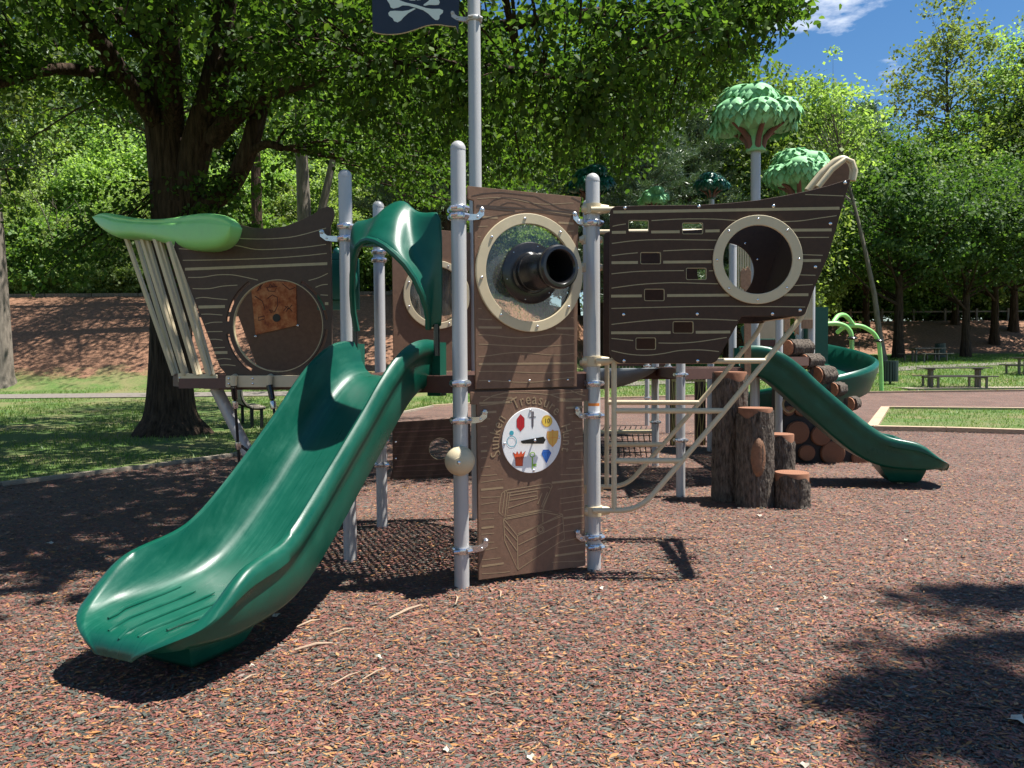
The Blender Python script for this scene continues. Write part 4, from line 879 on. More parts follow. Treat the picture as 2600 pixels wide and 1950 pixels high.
# ---- skull flag on the mast (lower half in view)
FF = Frame((E_.x, E_.y - .01, 0), (1, .06, 0)); kf = lambda pts: FF.crop(pts, 930, 0, .14466)
flag_c = [(85, -1500), (500, -1560), (900, -1480), (1300, -1380), (1620, -1420), (1620, 440), (1570, 465), (1430, 455), (1250, 432), (1050, 455), (800, 540), (600, 590), (400, 605), (230, 590), (110, 555)]
flag = put('flag', plate('navy', dens(kf(flag_c), 3), (), .02, .003), mast, FF.m())
put('flag_edge', plate('tan', dens(kf([(x, y + (8 if y > 400 else 0)) for x, y in flag_c]), 3), (), .015, .003), mast, FF.m())
b1 = [(360, -60), (370, 20), (410, 80), (430, 140), (480, 160), (570, 140), (640, 105), (740, 110), (880, 150), (1000, 190), (1090, 250), (1160, 320), (1210, 360), (1260, 362), (1285, 330), (1290, 280), (1345, 235), (1350, 190), (1290, 165), (1150, 165), (1050, 150), (880, 95), (700, 55), (600, 20), (540, -20), (530, -90), (440, -110)]
b2 = [(870, 165), (840, 152), (740, 190), (640, 205), (500, 198), (420, 205), (388, 240), (400, 285), (465, 330), (490, 380), (550, 402), (610, 370), (660, 310), (740, 240)]
b3 = [(1000, 100), (1020, 80), (1090, 30), (1130, -20), (1140, -90), (1230, -110), (1290, -60), (1270, 0), (1292, 50), (1270, 95), (1200, 100), (1100, 95), (1030, 112)]
skull = [(560, -700), (640, -860), (850, -950), (1060, -860), (1140, -700), (1120, -480), (1010, -400), (990, -250), (720, -250), (700, -400), (580, -480)]
jaw = [(745, -90), (955, -90), (955, 10), (890, 15), (885, -20), (865, -20), (860, 20), (760, 15)]
for nm, bb in (('bone', b1), ('bone', b2), ('bone', b3), ('skull', skull), ('jaw', jaw)): put(nm, plate('flagwhite', kf(bb), [kf([(690, -640), (790, -640), (790, -520), (700, -520)]), kf([(910, -640), (1010, -640), (1000, -520), (910, -520)])] if nm == 'skull' else (), .003, .0006), mast, FF.m(.011))

# ------------------------------------------------------------------ tree-house play structure behind
house = thing('treehouse_playset', 'tree-house play structure with moulded tree tops, green slides and stacked-log climber', 'playset', (2.9, 10, 0))
def fake_tree(parent, p, zb, k, m, seed, name='tree_top'):
    """moulded plastic tree top: trunk collar with limbs, crown of lobes covered in overlapping leaf scales"""
    r = random.Random(seed); T = Matrix.Translation((p.x, p.y, zb)) @ Matrix.Rotation(seed, 4, 'Z') @ Matrix.Diagonal((1.1, 1.1, 1.22, 1))
    lobes = [((0, 0, .36), (.46, .42, .15))] + [((math.cos(a) * R_, math.sin(a) * R_ * .9, z), (w, w, h)) for a, R_, z, w, h in ((-2.7, .33, .36, .22, .13), (-1.5, .27, .38, .26, .16), (-.5, .36, .33, .22, .12), (.5, .30, .42, .25, .15), (1.6, .30, .38, .25, .14), (2.6, .33, .42, .21, .13), (-1.9, .14, .54, .27, .14), (-.3, .17, .63, .24, .13), (1.4, .12, .58, .25, .14))]
    mb = MB(); sc = MB()
    for (cx, cy, cz), (ax, ay, az) in lobes:
        rings = []
        for i in range(11):
            e = rad(-89 + 178 * i / 10); rings.append([Vector((cx + ax * math.cos(e) * math.cos(a) * (1 + .05 * math.sin(3 * a + seed)), cy + ay * math.cos(e) * math.sin(a), cz + az * math.sin(e))) * k for a in (6.283 * j / 20 for j in range(20))])
        mb.loft(rings)
        for i in range(6):
            e = rad(-20 + 17 * i); nn = max(4, int(17 * math.cos(e)))
            for j in range(nn):
                if i >= 3 and r.random() < .45: continue
                a = 6.283 * (j + .5 * (i % 2) + r.uniform(-.15, .15)) / nn; d = Vector((math.cos(e) * math.cos(a), math.cos(e) * math.sin(a), math.sin(e))); q = Vector((cx + ax * d.x, cy + ay * d.y, cz + az * d.z)) * k
                nr = Vector((d.x / ax, d.y / ay, d.z / az)).normalized(); dn = Vector((0, 0, -1)) + Vector((d.x, d.y, 0)) * .5; dn = (dn - nr * dn.dot(nr)).normalized(); sd_ = dn.cross(nr); L_ = r.uniform(.09, .16) * k; w_ = L_ * .34
                sc.add([q - nr * .004, q + dn * L_ * .5 + sd_ * w_ + nr * .004, q + dn * L_ + nr * .014 * k, q + dn * L_ * .5 - sd_ * w_ + nr * .004, q + dn * L_ * .5 + nr * .013 * k], [(0, 4, 1), (1, 4, 2), (2, 4, 3), (3, 4, 0)])
    top = mb.put(name, m, parent, T, ang=180)
    sc.put('leaf_scales', m, top, T, smooth=False, kind='stuff')
    MB().lathe([(.115 * k, 0), (.12 * k, .02 * k), (.10 * k, .06 * k), (.105 * k, .16 * k), (.2 * k, .27 * k), (.3 * k, .32 * k)], n=20).put('collar', m, top, T)
    lb = MB()
    for a in (-2.6, -1.9, -1.25, -.5, .6, 1.7, 2.6):
        d = Vector((math.cos(a), math.sin(a), 0)); lb.tube([Vector((0, 0, .03 * k)) + d * .08 * k, Vector((0, 0, .14 * k)) + d * .12 * k, Vector((0, 0, .22 * k)) + d * .22 * k, Vector((0, 0, .29 * k)) + d * .38 * k], [.04 * k, .036 * k, .032 * k, .014 * k], 8)
    lb.put('limbs', 'limb_brown', top, T)
    return top
def hp(px, base_y, h, r=PR, Y=None):
    g = G(px, base_y) if Y is None else Vector((W(px, 900, Y).x, Y, 0)); g.z = 0
    return post(house, g, h, r), g
pt1, t1 = hp(1917, 0, 3.9, .055, 8.95)
fake_tree(house, t1, 3.84, .84, 'leafgreen', 3)
pt2, t2 = hp(2028, 0, 4.1, .05, 12.0)
fake_tree(house, t2, 3.85, .95, 'leafgreen', 8)
pt3, t3 = hp(1499, 0, 4.4, .05, 14.2); fake_tree(house, t3, 4.3, .75, 'green', 12)
pt4, t4 = hp(1806, 0, 4.55, .05, 14.6); fake_tree(house, t4, 4.45, .56, 'green', 15)
pt5, t5 = hp(1660, 0, 4.5, .05, 15.5); fake_tree(house, t5, 4.4, .52, 'leafgreen', 18)
for px, by, h in ((1664, 1189, 3.2), (1728, 1268, 2.2), (1643, 1084, 2.6), (1696, 1103, 2.7), (1803, 1150, 2.7)): 
    o_, g_ = hp(px, by, h); clamp(o_, g_, 1.30); clamp(o_, g_, .62)
o_, g_ = hp(1978, 0, 2.6, PR, 10.1); clamp(o_, g_, 1.25)
o_, g_ = hp(2060, 0, 2.7, PR, 11.0)
o_, g_ = hp(1860, 0, 2.9, PR, 9.6)
# decks
HZ = 1.36
def polydeck(pts, z): return deck(house, pts, z, rad(8), pitch=.05, bar=.032)
polydeck([(1.75, 8.05), (2.95, 8.9), (3.1, 10.0), (1.9, 10.2)], HZ)
polydeck([(3.12, 9.2), (3.75, 9.75), (4.1, 11.4), (3.15, 11.4)], HZ + .12)
bm_ = MB().beam(W(1520, 953, 10.0), W(1830, 953, 10.0), .05, .10); bm_.put('deck_beam', 'deck', house, smooth=False)
MB().beam(W(1780, 948, 9.4), W(1960, 948, 9.4), .05, .11).put('deck_beam', 'deck', house, smooth=False)
# grey sling bridge belly
rg = []
for i in range(13):
    t = i / 12; px = 1500 + 170 * t; sag = math.sin(math.pi * (.42 + .58 * t)); py = 936 + 52 * max(0, sag) ** .8
    rg.append([W(px, 936, 9.5), W(px, py * .5 + 936 * .5, 9.55), W(px, py, 9.8), W(px, py * .6 + 936 * .4, 10.4), W(px, 940, 10.6)])
ob = MB().loft(rg, closed=False, cap=False).put('sling_bridge', 'greyfabric', house, ang=60); sm = ob.modifiers.new('thickness', 'SOLIDIFY'); sm.thickness = .012
# second slide, the same moulding
e2 = Gd(1945, 1050); s2d = Vector((.985, -.17, 0)).normalized(); s2top = Vector((e2.x, e2.y, 0)) - s2d * 1.75
slide(house, s2top, s2d)
# wooden planks, tan panels and slats
def box_px(name, x0, y0, x1, y1, Y, dep, m, parent=house):
    a = W(x0, y0, Y); b = W(x1, y1, Y); return MB().box((a + b) / 2, (abs(b.x - a.x), dep, abs(a.z - b.z)), None).put(name, m, parent, smooth=False)
pk = Frame((0, 8.6, 0), (1, 0, 0)); pkc = [(1880, 690), (1887, 680), (1892, 686), (1898, 676), (1906, 690), (1906, 955), (1890, 955), (1890, 735), (1880, 728)]
put('plank', plate('woodplank', [pk.uv(x, y) for x, y in pkc], (), .03), house, pk.m())
pk = Frame((0, 10.2, 0), (1, 0, 0)); put('plank', plate('woodplank', [pk.uv(x, y) for x, y in ((1992, 800), (2005, 806), (2005, 842), (2000, 838), (1996, 845), (1992, 840))], (), .03), house, pk.m())
put('plank', plate('woodplank', [pk.uv(x, y) for x, y in ((2018, 806), (2028, 806), (2028, 850), (2022, 846), (2018, 852))], (), .03), house, pk.m())
box_px('tan_panel', 1930, 812, 1990, 860, 10.6, .03, 'tan'); box_px('kick_board', 1928, 862, 1990, 880, 10.6, .04, 'deck'); box_px('kick_board', 2036, 812, 2062, 834, 10.9, .05, 'woodplank')
for i in range(9):
    x = 2033 + i * 3.5; box_px('slat', x, 640 + abs(i - 4) * 8, x + 1.9, 814, 10.9, .02, 'tan')
for i in range(8):
    x = 1873 + i * 6.0; box_px('slat', x, 625, x + 3.4, 780, 11.5, .02, 'tan')
# name board and dark timber post
sg = Frame((0, 12.6, 0), (1, 0, 0)); 
brd = put('name_board', plate('signyellow', [sg.uv(x, y) for x, y in ((1706, 952), (1790, 952), (1790, 969), (1706, 969))], (), .03), house, sg.m())
c_ = sg.uv(1764, 959.5); put('board_text', textmesh('HOUSE', .105, 'ink', .001), brd, sg.m(.016) @ Matrix.Translation((*c_, 0)))
for x0, x1 in ((1702, 1714), (1765, 1790)):
    g0 = G((x0 + x1) / 2, 1135); a = W(x0, 1000, g0.y); b = W(x1, 1000, g0.y)
    tb = MB().box(((a.x + b.x) / 2, g0.y, .62), (b.x - a.x, .10, 1.25)).put('timber_post', 'brown_dark', house, smooth=False)
    tf = Frame((a.x, g0.y - .05, 0), (1, 0, 0)); w_ = b.x - a.x
    strips([([(w_ * (f_ + .07 * math.sin(i * 1.1 + f_ * 9)), 1.2 * i / 14) for i in range(15)], .012) for f_ in (.2, .45, .75)], .002).put('grain_lines', 'signyellow', tb, tf.m(), smooth=False, kind='stuff')
# tan ring beside the slide
rc = W(2016 - 12, 1027, 9.2)
MB().tube([rc + Vector((.075 * math.cos(a), 0, .09 * math.sin(a))) for a in (6.283 * i / 24 for i in range(25))], .014, 8).put('tan_ring', 'tan', house); MB().tube([rc + Vector((0, 0, .09)), rc + Vector((-.05, .05, .3))], [.02, .03], 10).put('ring_bracket', 'tan', house)
# stacked-log climber: dark wall with log ends, bark steps on its slope
gL = Gd(1690, 1006); gR = Gd(1893, 1003); KF2 = Frame((gL.x, (gL.y + gR.y) / 2, 0), (1, 0.0, 0)); kl = lambda pts: KF2.crop(pts, 1780, 750, .37071)
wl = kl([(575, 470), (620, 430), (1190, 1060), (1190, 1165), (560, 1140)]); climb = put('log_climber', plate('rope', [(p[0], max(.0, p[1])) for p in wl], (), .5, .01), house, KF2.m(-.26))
for x, y, r_ in ((660, 938, 80), (820, 958, 70), (722, 1078, 57), (900, 1080, 84), (1100, 1115, 70), (690, 770, 58), (600, 1080, 42), (600, 790, 35)):
    c_ = kl([(x, y)])[0]; rr = r_ * .37071 / 1953 * KF2.o.y
    MB().lathe([(rr * 1.0, -.02), (rr, .025), (rr * .94, .04), (rr * .6, .044), (.001, .042)], None, 20).put('log_end', 'ringed_dark', climb, KF2.m(-.005) @ Matrix.Translation((*c_, 0)))
def bark_log(name, parent, a, b, r, seed, n=36, m='bark_grey', rings_n=10, rough=.05):
    r_ = random.Random(seed); a = Vector(a); b = Vector(b); t = (b - a).normalized(); ref = Vector((0, 0, 1)) if abs(t.z) < .9 else Vector((1, 0, 0)); nx = t.cross(ref).normalized(); ny = t.cross(nx); rings = []
    jit = [1 + r_.uniform(-rough, rough) for _ in range(n)]
    for i in range(rings_n + 1):
        q = a.lerp(b, i / rings_n); rings.append([q + (nx * math.cos(6.283 * j / n) + ny * math.sin(6.283 * j / n)) * r * (jit[j] + r_.uniform(-rough, rough) * .7) for j in range(n)])
    return MB().loft(rings).put(name, m, parent, ang=70)
for x0, y0, x1, y1 in ((520, 640, 880, 840), (740, 840, 1030, 1015), (920, 1010, 1195, 1230), (1150, 1235, 1350, 1400), (1380, 1440, 1540, 1600)):
    Y = 10.4; c_ = W(1900 + .18083 * (x0 + x1) / 2, 750 + .18083 * (y0 + y1) / 2, Y); h = (y1 - y0) * .18083 / 1953 * Y / 2 + .02
    ln = (x1 - x0) * .18083 / 1953 * Y / 2
    o_ = bark_log('log_step', climb, c_ + Vector((-ln, -.10, 0)), c_ + Vector((ln, .12, 0)), h, int(x0), n=24, rough=.07)
    MB().lathe([(h * .93, 0), (h * .9, .012), (.01, .014)], Matrix.Translation(c_ + Vector((-ln - .001, -.10, 0))) @ Vector((-1, -.4, 0)).to_track_quat('Z', 'Y').to_matrix().to_4x4(), 20).put('log_end', 'logend', o_)
# spiral slide
SPC = Vector((4.62, 12.3, 0)); sec = [(-.40, .30), (-.43, .33), (-.40, .36), (-.36, .34), (-.33, .2), (-.26, .05), (-.1, 0), (.1, 0), (.27, .06), (.35, .22), (.38, .40), (.42, .44), (.47, .41), (.47, .36), (.43, .2), (.36, .0), (.2, -.06), (-.1, -.07), (-.3, -.02), (-.38, .15)]
rings = []
for i in range(41):
    t = i / 40; an = rad(128 - 330 * t); z = 1.62 - 1.25 * t ** .95; R_ = .66; d = Vector((math.cos(an), math.sin(an), 0))
    rings.append([SPC + d * (R_ + u) + Vector((0, 0, z + v - u * .10)) for u, v in sec])
MB().loft(rings).put('spiral_slide', 'green', house, ang=60)
MB().tube([SPC + Vector((0, 0, 2.2)), SPC + Vector((0, 0, -.1))], [.06, .06], 14).put('spiral_post', 'post', house)
hd = W(2070, 835, 12.1); MB().loft([[hd + Vector((x * .12, y * .2, z)) for x, y in ((-1, -1), (1, -1), (1.2, 1), (-1, 1))] for z in (-.55, -.3, .0, .2, .33)]).put('spiral_hood', 'green', house, ang=80)
MB().beam(W(1548, 925, 16.5), W(1700, 925, 16.5), .05, .07).put('far_rail', 'deck', house, smooth=False)
for i in range(9):
    x = 1535 + i * 9; box_px('slat', x, 918, x + 2, 945, 16.5, .02, 'tan')
# net bridge under the deck
MB().tube([W(1470, 1097, 11.6), W(1665, 1096, 10.3)], [.028, .028], 10).put('net_rail', 'tan', house)
net = MB()
for i in range(13):
    p = W(1480 + i * 14, 1104, 11.5 - i * .09); net.tube([p + Vector((0, 0, 0)), p + Vector((.15, .6, .06))], .008, 5); net.tube([p, p + Vector((.06, .1, -.32))], .008, 5)
for j in range(4): net.tube([W(1475, 1108 + j * 14, 11.5), W(1655, 1106 + j * 14, 10.4)], .008, 5)
net.put('climbing_net', 'rope', house, kind='stuff')

# ------------------------------------------------------------------ stepping stumps
def stump(px, by, top_z, r, label, seed, face=False):
    g = G(px, by); g.z = 0; o = thing('stepping_stump', label, 'stump', (g.x, g.y, 0), group='moulded log stepping stumps')
    r_ = random.Random(seed); n = 64; rings = []; nz = 22
    ph = [r_.uniform(0, 6.283) for _ in range(8)]
    jit = [1 + .018 * math.sin(5 * 6.283 * j / n + ph[0]) + .022 * math.sin(11 * 6.283 * j / n + ph[1]) + r_.uniform(-.03, .03) for j in range(n)]
    lip = [top_z - .055 - .03 * math.sin(6.283 * j / n * 2 + ph[2]) - .018 * math.sin(6.283 * j / n * 5 + ph[3]) for j in range(n)]
    for i in range(nz + 1):
        t = i / nz; row = []
        for j in range(n):
            a = 6.283 * j / n; z = -.05 + (lip[j] + .05) * t; rr = r * (1.0 + .06 * (1 - t) ** 4) * (jit[(j + int(2 * math.sin(t * 7))) % n] + r_.uniform(-.025, .025))
            row.append(Vector((g.x + rr * math.cos(a), g.y + rr * math.sin(a), z)))
        rings.append(row)
    MB().loft(rings, cap=False).put('bark', 'bark_grey', o, ang=75)
    cap = []
    for rr, z in ((.93, top_z - .16), (.945, top_z - .012), (.93, top_z), (.6, top_z + .003), (.3, top_z + .002), (.01, top_z + .002)): cap.append([Vector((r * rr * math.cos(6.283 * j / 40), r * rr * math.sin(6.283 * j / 40), z)) for j in range(40)])
    MB().loft(cap).put('step_top', 'ringed', o, Matrix.Translation((g.x, g.y, 0)), ang=40)
    if face:
        kn_ = MB(); c = Vector((g.x - .02, g.y - r * 1.0, .52)); rings = []
        for s_, d in ((1.0, 0.02), (.92, -.008), (.5, -.010), (.05, -.010)): rings.append([c + Vector((.075 * s_ * math.cos(6.283 * j / 20), d + .10 * (math.cos(6.283 * j / 20) * .075 * s_ / r) ** 2, .2 * s_ * math.sin(6.283 * j / 20))) for j in range(20)])
        kn_.loft(rings).put('knot', 'logend_dark', o, ang=60)
    return o
stump(1853, 1276, 1.33, .175, 'tallest grey bark stump, rising behind the knotted one', 1)
stump(1917, 1290, .985, .172, 'waist-high grey bark stump with an oval brown knot', 2, True)
stump(2010, 1294, .365, .168, 'lowest grey bark stump with broad orange-brown top', 3)
stump(1976, 1262, .67, .165, 'knee-high grey bark stump half hidden behind the knotted one', 4)

# ------------------------------------------------------------------ park furniture
# lime arch climber with hanging log
def arch():
    l1 = GT(2238, 996); l2 = GT(2146, 1008); o = thing('arch_climber', 'lime green curved tube arches with black collars at the mulch edge', 'climber', (l1.x, l1.y, zt(l1.x, l1.y)))
    Y1 = l1.y; c = lambda x, y, Y: W(1900 + .18083 * x, 750 + .18083 * y, Y)
    def t(pts, nm, r=.075): MB().tube(bend([Vector(p) for p in pts], .6, 6), r, 12).put(nm, 'lime', o)
    lp = Vector((l1.x, l1.y, zt(l1.x, l1.y) - .1))
    t([lp, c(1865, 1000, Y1), c(1835, 650, Y1), c(1760, 520, Y1), c(1600, 430, Y1), c(1450, 420, Y1), c(1330, 450, Y1), c(1250, 520, Y1 + .3)], 'arch_tube')
    t([c(1190, 380, Y1 - 1), c(1260, 280, Y1 - .6), c(1340, 268, Y1 - .3), c(1400, 310, Y1), c(1480, 420, Y1)], 'arch_tube')
    Y2 = l2.y; lp2 = Vector((c(1450, 0, Y2).x, Y2, zt(l2.x, l2.y) - .1))
    t([c(980, 440, Y2 - .5), c(1080, 400, Y2), c(1250, 392, Y2), c(1370, 430, Y2), c(1440, 510, Y2), c(1455, 640, Y2), lp2], 'arch_tube')
    for p in (c(1830, 635, Y1), c(1455, 600, Y2)): MB().lathe([(.08, -.06), (.16, -.05), (.17, 0), (.12, .05), (.08, .06)], Matrix.Translation(p), 16).put('collar', 'black', o)
    a = c(1400, 1210, Y2 - .6); b = c(1590, 1195, Y2 - .6); lg = MB().tube([a, a.lerp(b, .5), b], [.14, .17, .13], 14).put('swing_log', 'tan', o); MB().tube([b, b + (b - a).normalized() * .05], [.131, .12], 14).put('log_end', 'ink_brown', o)
    for p in (a.lerp(b, .2), a.lerp(b, .8)): MB().tube([p, Vector((p.x, p.y, c(1450, 640, Y2).z))], .012, 6).put('chain', 'rope', o)
arch()

def picnic(px, py, width_px, label, rz=0.0, big=True):
    g = GT(px, py)
    o = thing('picnic_table', label, 'picnic table', (g.x, g.y, zt(g.x, g.y)), rz); M = WM[o.name]
    ln = 2.4; T = lambda p: M @ Vector(p)
    for i in range(5): MB().box((0, -.3 + .15 * i, .76), (ln, .14, .04)).put('top_board', 'table_metal', o, M, smooth=False)
    for sy in (-.68, .68):
        for i in range(2): MB().box((0, sy + (i - .5) * .14, .45), (ln, .13, .04)).put('seat_board', 'table_metal', o, M, smooth=False)
    for sx in (-.85, .85):
        for sy in (-.12, .12): MB().box((sx, sy, .36), (.09, .09, .76)).put('leg', 'table_metal', o, M, smooth=False)
        MB().box((sx, 0, .40), (.06, 1.42, .06)).put('cross_arm', 'table_metal', o, M, smooth=False); MB().box((sx, 0, .71), (.06, .7, .05)).put('cross_arm', 'table_metal', o, M, smooth=False)
        for sy in (-.66, .66): MB().box((sx, sy, .2), (.07, .07, .42)).put('leg', 'table_metal', o, M, smooth=False)
    return o, g
tb1, gt1 = picnic(2422, 985, 180, 'brown picnic table on a concrete pad at the lawn edge', rad(-6))
picnic(2350, 918, 80, 'dark picnic table in the shade by the thick trunk', rad(20))
picnic(2620, 950, 80, 'dark picnic table in the tree shade further up the lawn', rad(30))
pad = MB().box((gt1.x + .5, gt1.y + .1, zt(gt1.x, gt1.y) - .02), (5.2, 1.9, .1)).put('concrete_pad', 'concrete', smooth=False, kind='structure')

def litter_bin(px, py, label, Ymul=1.0):
    g = GT(px, py)
    o = thing('litter_bin', label, 'litter bin', (g.x, g.y, zt(g.x, g.y))); M = WM[o.name]
    MB().lathe([(.05, -.1), (.05, .2)], None, 10).put('stand', 'bin_green', o, M); MB().lathe([(.25, .14), (.25, .85), (.2, .85), (.2, .2)], None, 18).put('liner', 'rope', o, M)
    slat_m = MB().box((0, 0, .52), (.07, .018, .82)).mesh('bin_green', False)
    for i in range(18): put('slat', slat_m, o, M @ Matrix.Rotation(6.283 * i / 18, 4, 'Z') @ Matrix.Translation((0, -.285, 0)))
    MB().lathe([(.262, .90), (.29, .90), (.29, .94), (.262, .94)], None, 20).put('rim', 'bin_green', o, M)
litter_bin(2260, 976, 'dark green slatted litter bin on the sunny lawn beside the lime arch')
litter_bin(2387, 912, 'black slatted litter bin beside the shaded picnic table')

# slatted bench on the left lawn
gb = G(650, 1085); bench = thing('park_bench', 'curved slatted bench on dark legs between the ship stern and big tree', 'bench', (gb.x, gb.y, 0), rad(28)); Mb = WM[bench.name]
prof_b = [(-.34, .86), (-.33, .74), (-.30, .62), (-.22, .51), (-.10, .455), (.03, .45), (.16, .46)]
for i in range(6):
    y = .5 * (prof_b[i][0] + prof_b[i + 1][0]); z = .5 * (prof_b[i][1] + prof_b[i + 1][1]); an = math.atan2(prof_b[i + 1][1] - prof_b[i][1], prof_b[i + 1][0] - prof_b[i][0])
    MB().box((0, 0, 0), (.035, .125, 1.4), None)
    MB().box((0, 0, 0), (.118, 1.5, .03), Matrix.Rotation(-an, 3, 'Y')).put('slat', 'bench_slat', bench, Mb @ Matrix.Translation((y, .4, z)), smooth=False)
for yy in (-.25, 1.05):
    MB().tube([Vector((y, yy, z - .03)) for y, z in prof_b], .025, 8).put('side_rail', 'rope', bench, Mb)
    for xx in (-.12, .08): MB().box((xx, yy, .2), (.06, .06, .46)).put('leg', 'rope', bench, Mb, smooth=False)

# edging round the mulch and the grass island
def edging(pts, label, m, w=.12, h=.1, grp=None, name='timber_edging', nm='edging_board'):
    o = thing(name, label, 'edging', (pts[0][0], pts[0][1], 0), group=grp)
    for i in range(len(pts) - 1):
        a = Vector((*pts[i], 0)); b = Vector((*pts[i + 1], 0)); k = max(1, round((b - a).length / 2.4))
        for j in range(k):
            p = a.lerp(b, j / k); q = a.lerp(b, (j + .985) / k); p.z = zt(p.x, p.y) + h * .25; q.z = zt(q.x, q.y) + h * .25
            MB().beam(p, q, w, h).put(nm, m, o, smooth=False)
edging(MULCH[1:10], 'pale weathered edging boards between left lawn and mulch', 'concrete', .11, .10)
edging(MULCH[9:15], 'pale edging boards along the far side of the mulch', 'timber', .13, .12)
edging(ISLE + ISLE[:1], 'tan timber frame round the small grass island', 'timber', .2, .16)
draped(ISLE, .06, 'terrain', 'grass_island', kind='structure')

# rail fence on top of the far right bank
def fence():
    o = thing('rail_fence', 'low wooden rail fence along the top of the far bank', 'fence', (18, 62, zt(18, 62)))
    xs = [12 + 2.6 * i for i in range(18)]; P = [Vector((x, 62.5 + .02 * (x - 12), zt(x, 62.5))) for x in xs]
    for p in P: MB().box((p.x, p.y, p.z + .45), (.16, .16, 1.1)).put('fence_post', 'trunk_pale', o, smooth=False)
    for a, b in zip(P, P[1:]):
        MB().beam(a + Vector((0, 0, .75)), b + Vector((0, 0, .75)), .07, .12).put('rail', 'trunk_pale', o, smooth=False)
fence()
# low timber wall on top of the left bank
def lwall():
    o = thing('timber_kerb', 'low dark timber along the top of the pine-straw bank', 'edging', (-30, 41, zt(-30, 41)))
    for i in range(16):
        x = -40 + 2.5 * i; a = Vector((x, 41.5, zt(x, 41.5) + .06)); b = Vector((x + 2.45, 41.5, zt(x + 2.45, 41.5) + .06)); MB().beam(a, b, .2, .2).put('edging_board', 'trunk_pale', o, smooth=False)
lwall()

# ------------------------------------------------------------------ foliage builders (numpy)
def np_mesh(v, f, m, name):
    me = bpy.data.meshes.new(name); n = len(v); k = f.shape[1]; nf = len(f)
    me.vertices.add(n); me.vertices.foreach_set('co', v.astype(np.float32).ravel()); me.loops.add(nf * k); me.loops.foreach_set('vertex_index', f.astype(np.int32).ravel())
    me.polygons.add(nf); me.polygons.foreach_set('loop_start', np.arange(0, nf * k, k, dtype=np.int32)); me.update(calc_edges=True); me.materials.append(MATS[m]); return me
def unit(a): return a / (np.linalg.norm(a, axis=1, keepdims=True) + 1e-9)
def leaves(c, d, nrm, L_, W_, m, name, fold=.25, quad=False):
    """leaf blades at c, pointing along d, facing nrm"""
    d = unit(d); nrm = unit(nrm - d * np.sum(nrm * d, 1, keepdims=True)); s = np.cross(d, nrm); L_ = L_[:, None]; W_ = W_[:, None]; n = len(c)
    if quad:
        v = np.stack([c, c + d * L_ * .5 + s * W_ + nrm * W_ * fold, c + d * L_, c + d * L_ * .5 - s * W_ + nrm * W_ * fold], 1).reshape(-1, 3)
        f = (np.arange(n)[:, None] * 4 + np.array([[0, 1, 2, 3]])); return np_mesh(v, f, m, name)
    v = np.stack([c, c + d * L_ * .22 + s * W_ + nrm * W_ * fold, c + d * L_ * .62 + s * W_ * .8 + nrm * W_ * fold, c + d * L_, c + d * L_ * .62 - s * W_ * .8 + nrm * W_ * fold, c + d * L_ * .22 - s * W_ + nrm * W_ * fold], 1).reshape(-1, 3)
    b = np.arange(n)[:, None] * 6; f = np.concatenate([b + np.array([[0, 1, 2, 3]]), b + np.array([[3, 4, 5, 0]])]); return np_mesh(v, f, m, name)
def rnd(n): return unit(RNG.normal(size=(n, 3)))

def forest_tree(h, cr, cz0, nclump, nleaf, leaf, m, seed, clump=.9, trunk_r=.2, lean=0.0, trunk_m='trunk', sparse=False):
    """returns (trunk mesh, crown mesh): clumps on an uneven crown, leaves in every clump"""
    rg = np.random.default_rng(seed); cz = np.array([0, 0, (cz0 + h) / 2]); rz_ = (h - cz0) / 2
    u = unit(rg.normal(size=(nclump, 3))); rr = rg.uniform(.30 if not sparse else .2, 1, (nclump, 1)) ** .5
    bump = 1 + .28 * np.sin(u[:, :1] * 4 + seed) * np.sin(u[:, 1:2] * 5 + seed * 2) + .15 * np.sin(u[:, 2:] * 7)
    cc = u * rr * bump * np.array([cr, cr, rz_]); taper = 1 - .35 * np.clip(cc[:, 2:] / rz_, 0, 1); cc[:, :2] *= taper; cc = cc + cz
    cc[:, 0] += lean * (cc[:, 2] / h) ** 1.3
    sz = rg.uniform(.55, 1.25, (nclump, 1)) * clump
    idx = np.repeat(np.arange(nclump), nleaf); q = rg.normal(size=(len(idx), 3)) * np.array([.5, .5, .32]) * sz[idx]; q[:, 2] -= .22 * np.sum(q[:, :2] ** 2, 1)
    p = cc[idx] + q; out = unit(p - cz - np.array([lean * .5, 0, -1])); nrm = out * .6 + np.array([0, 0, 1.0]) + rg.normal(size=p.shape) * .55
    d = rg.normal(size=p.shape) + np.array([0, 0, -.5]); sizes = rg.uniform(.6, 1.3, len(p)) * leaf
    cm = leaves(p, d, nrm, sizes, sizes * .36, m, 'crown', .2, True)
    mb = MB(); r_ = random.Random(seed); N = 7
    tp = [Vector((lean * (i / N * .92) ** 1.3 + r_.uniform(-.08, .08) * (i > 0) * h * .04, r_.uniform(-.08, .08) * (i > 0) * h * .04, -.3 + (h * .86 + .3) * i / N)) for i in range(N + 1)]
    mb.tube(tp, [trunk_r * (1.35 if i == 0 else 1 - .85 * i / N) for i in range(N + 1)], 10)
    for i in range(0, nclump, max(1, nclump // (46 if sparse else 26))):
        e = Vector(cc[i]); zb = max(cz0 * .75, min(h * .8, e.z - (e - Vector((tp[0].x, tp[0].y, e.z))).length * .7)); t = min(.99, (zb + .3) / (h * .86 + .3)) * N; k = int(t); b = tp[k].lerp(tp[min(N, k + 1)], t - k)
        mid = b.lerp(e, .5) + Vector((0, 0, -.08 * (e - b).length)); r0 = trunk_r * (1 - .8 * t / N) * .45; mb.tube([b, mid, e], [r0, r0 * .6, r0 * .18], 6)
    return mb.mesh(trunk_m, name='trunk'), cm
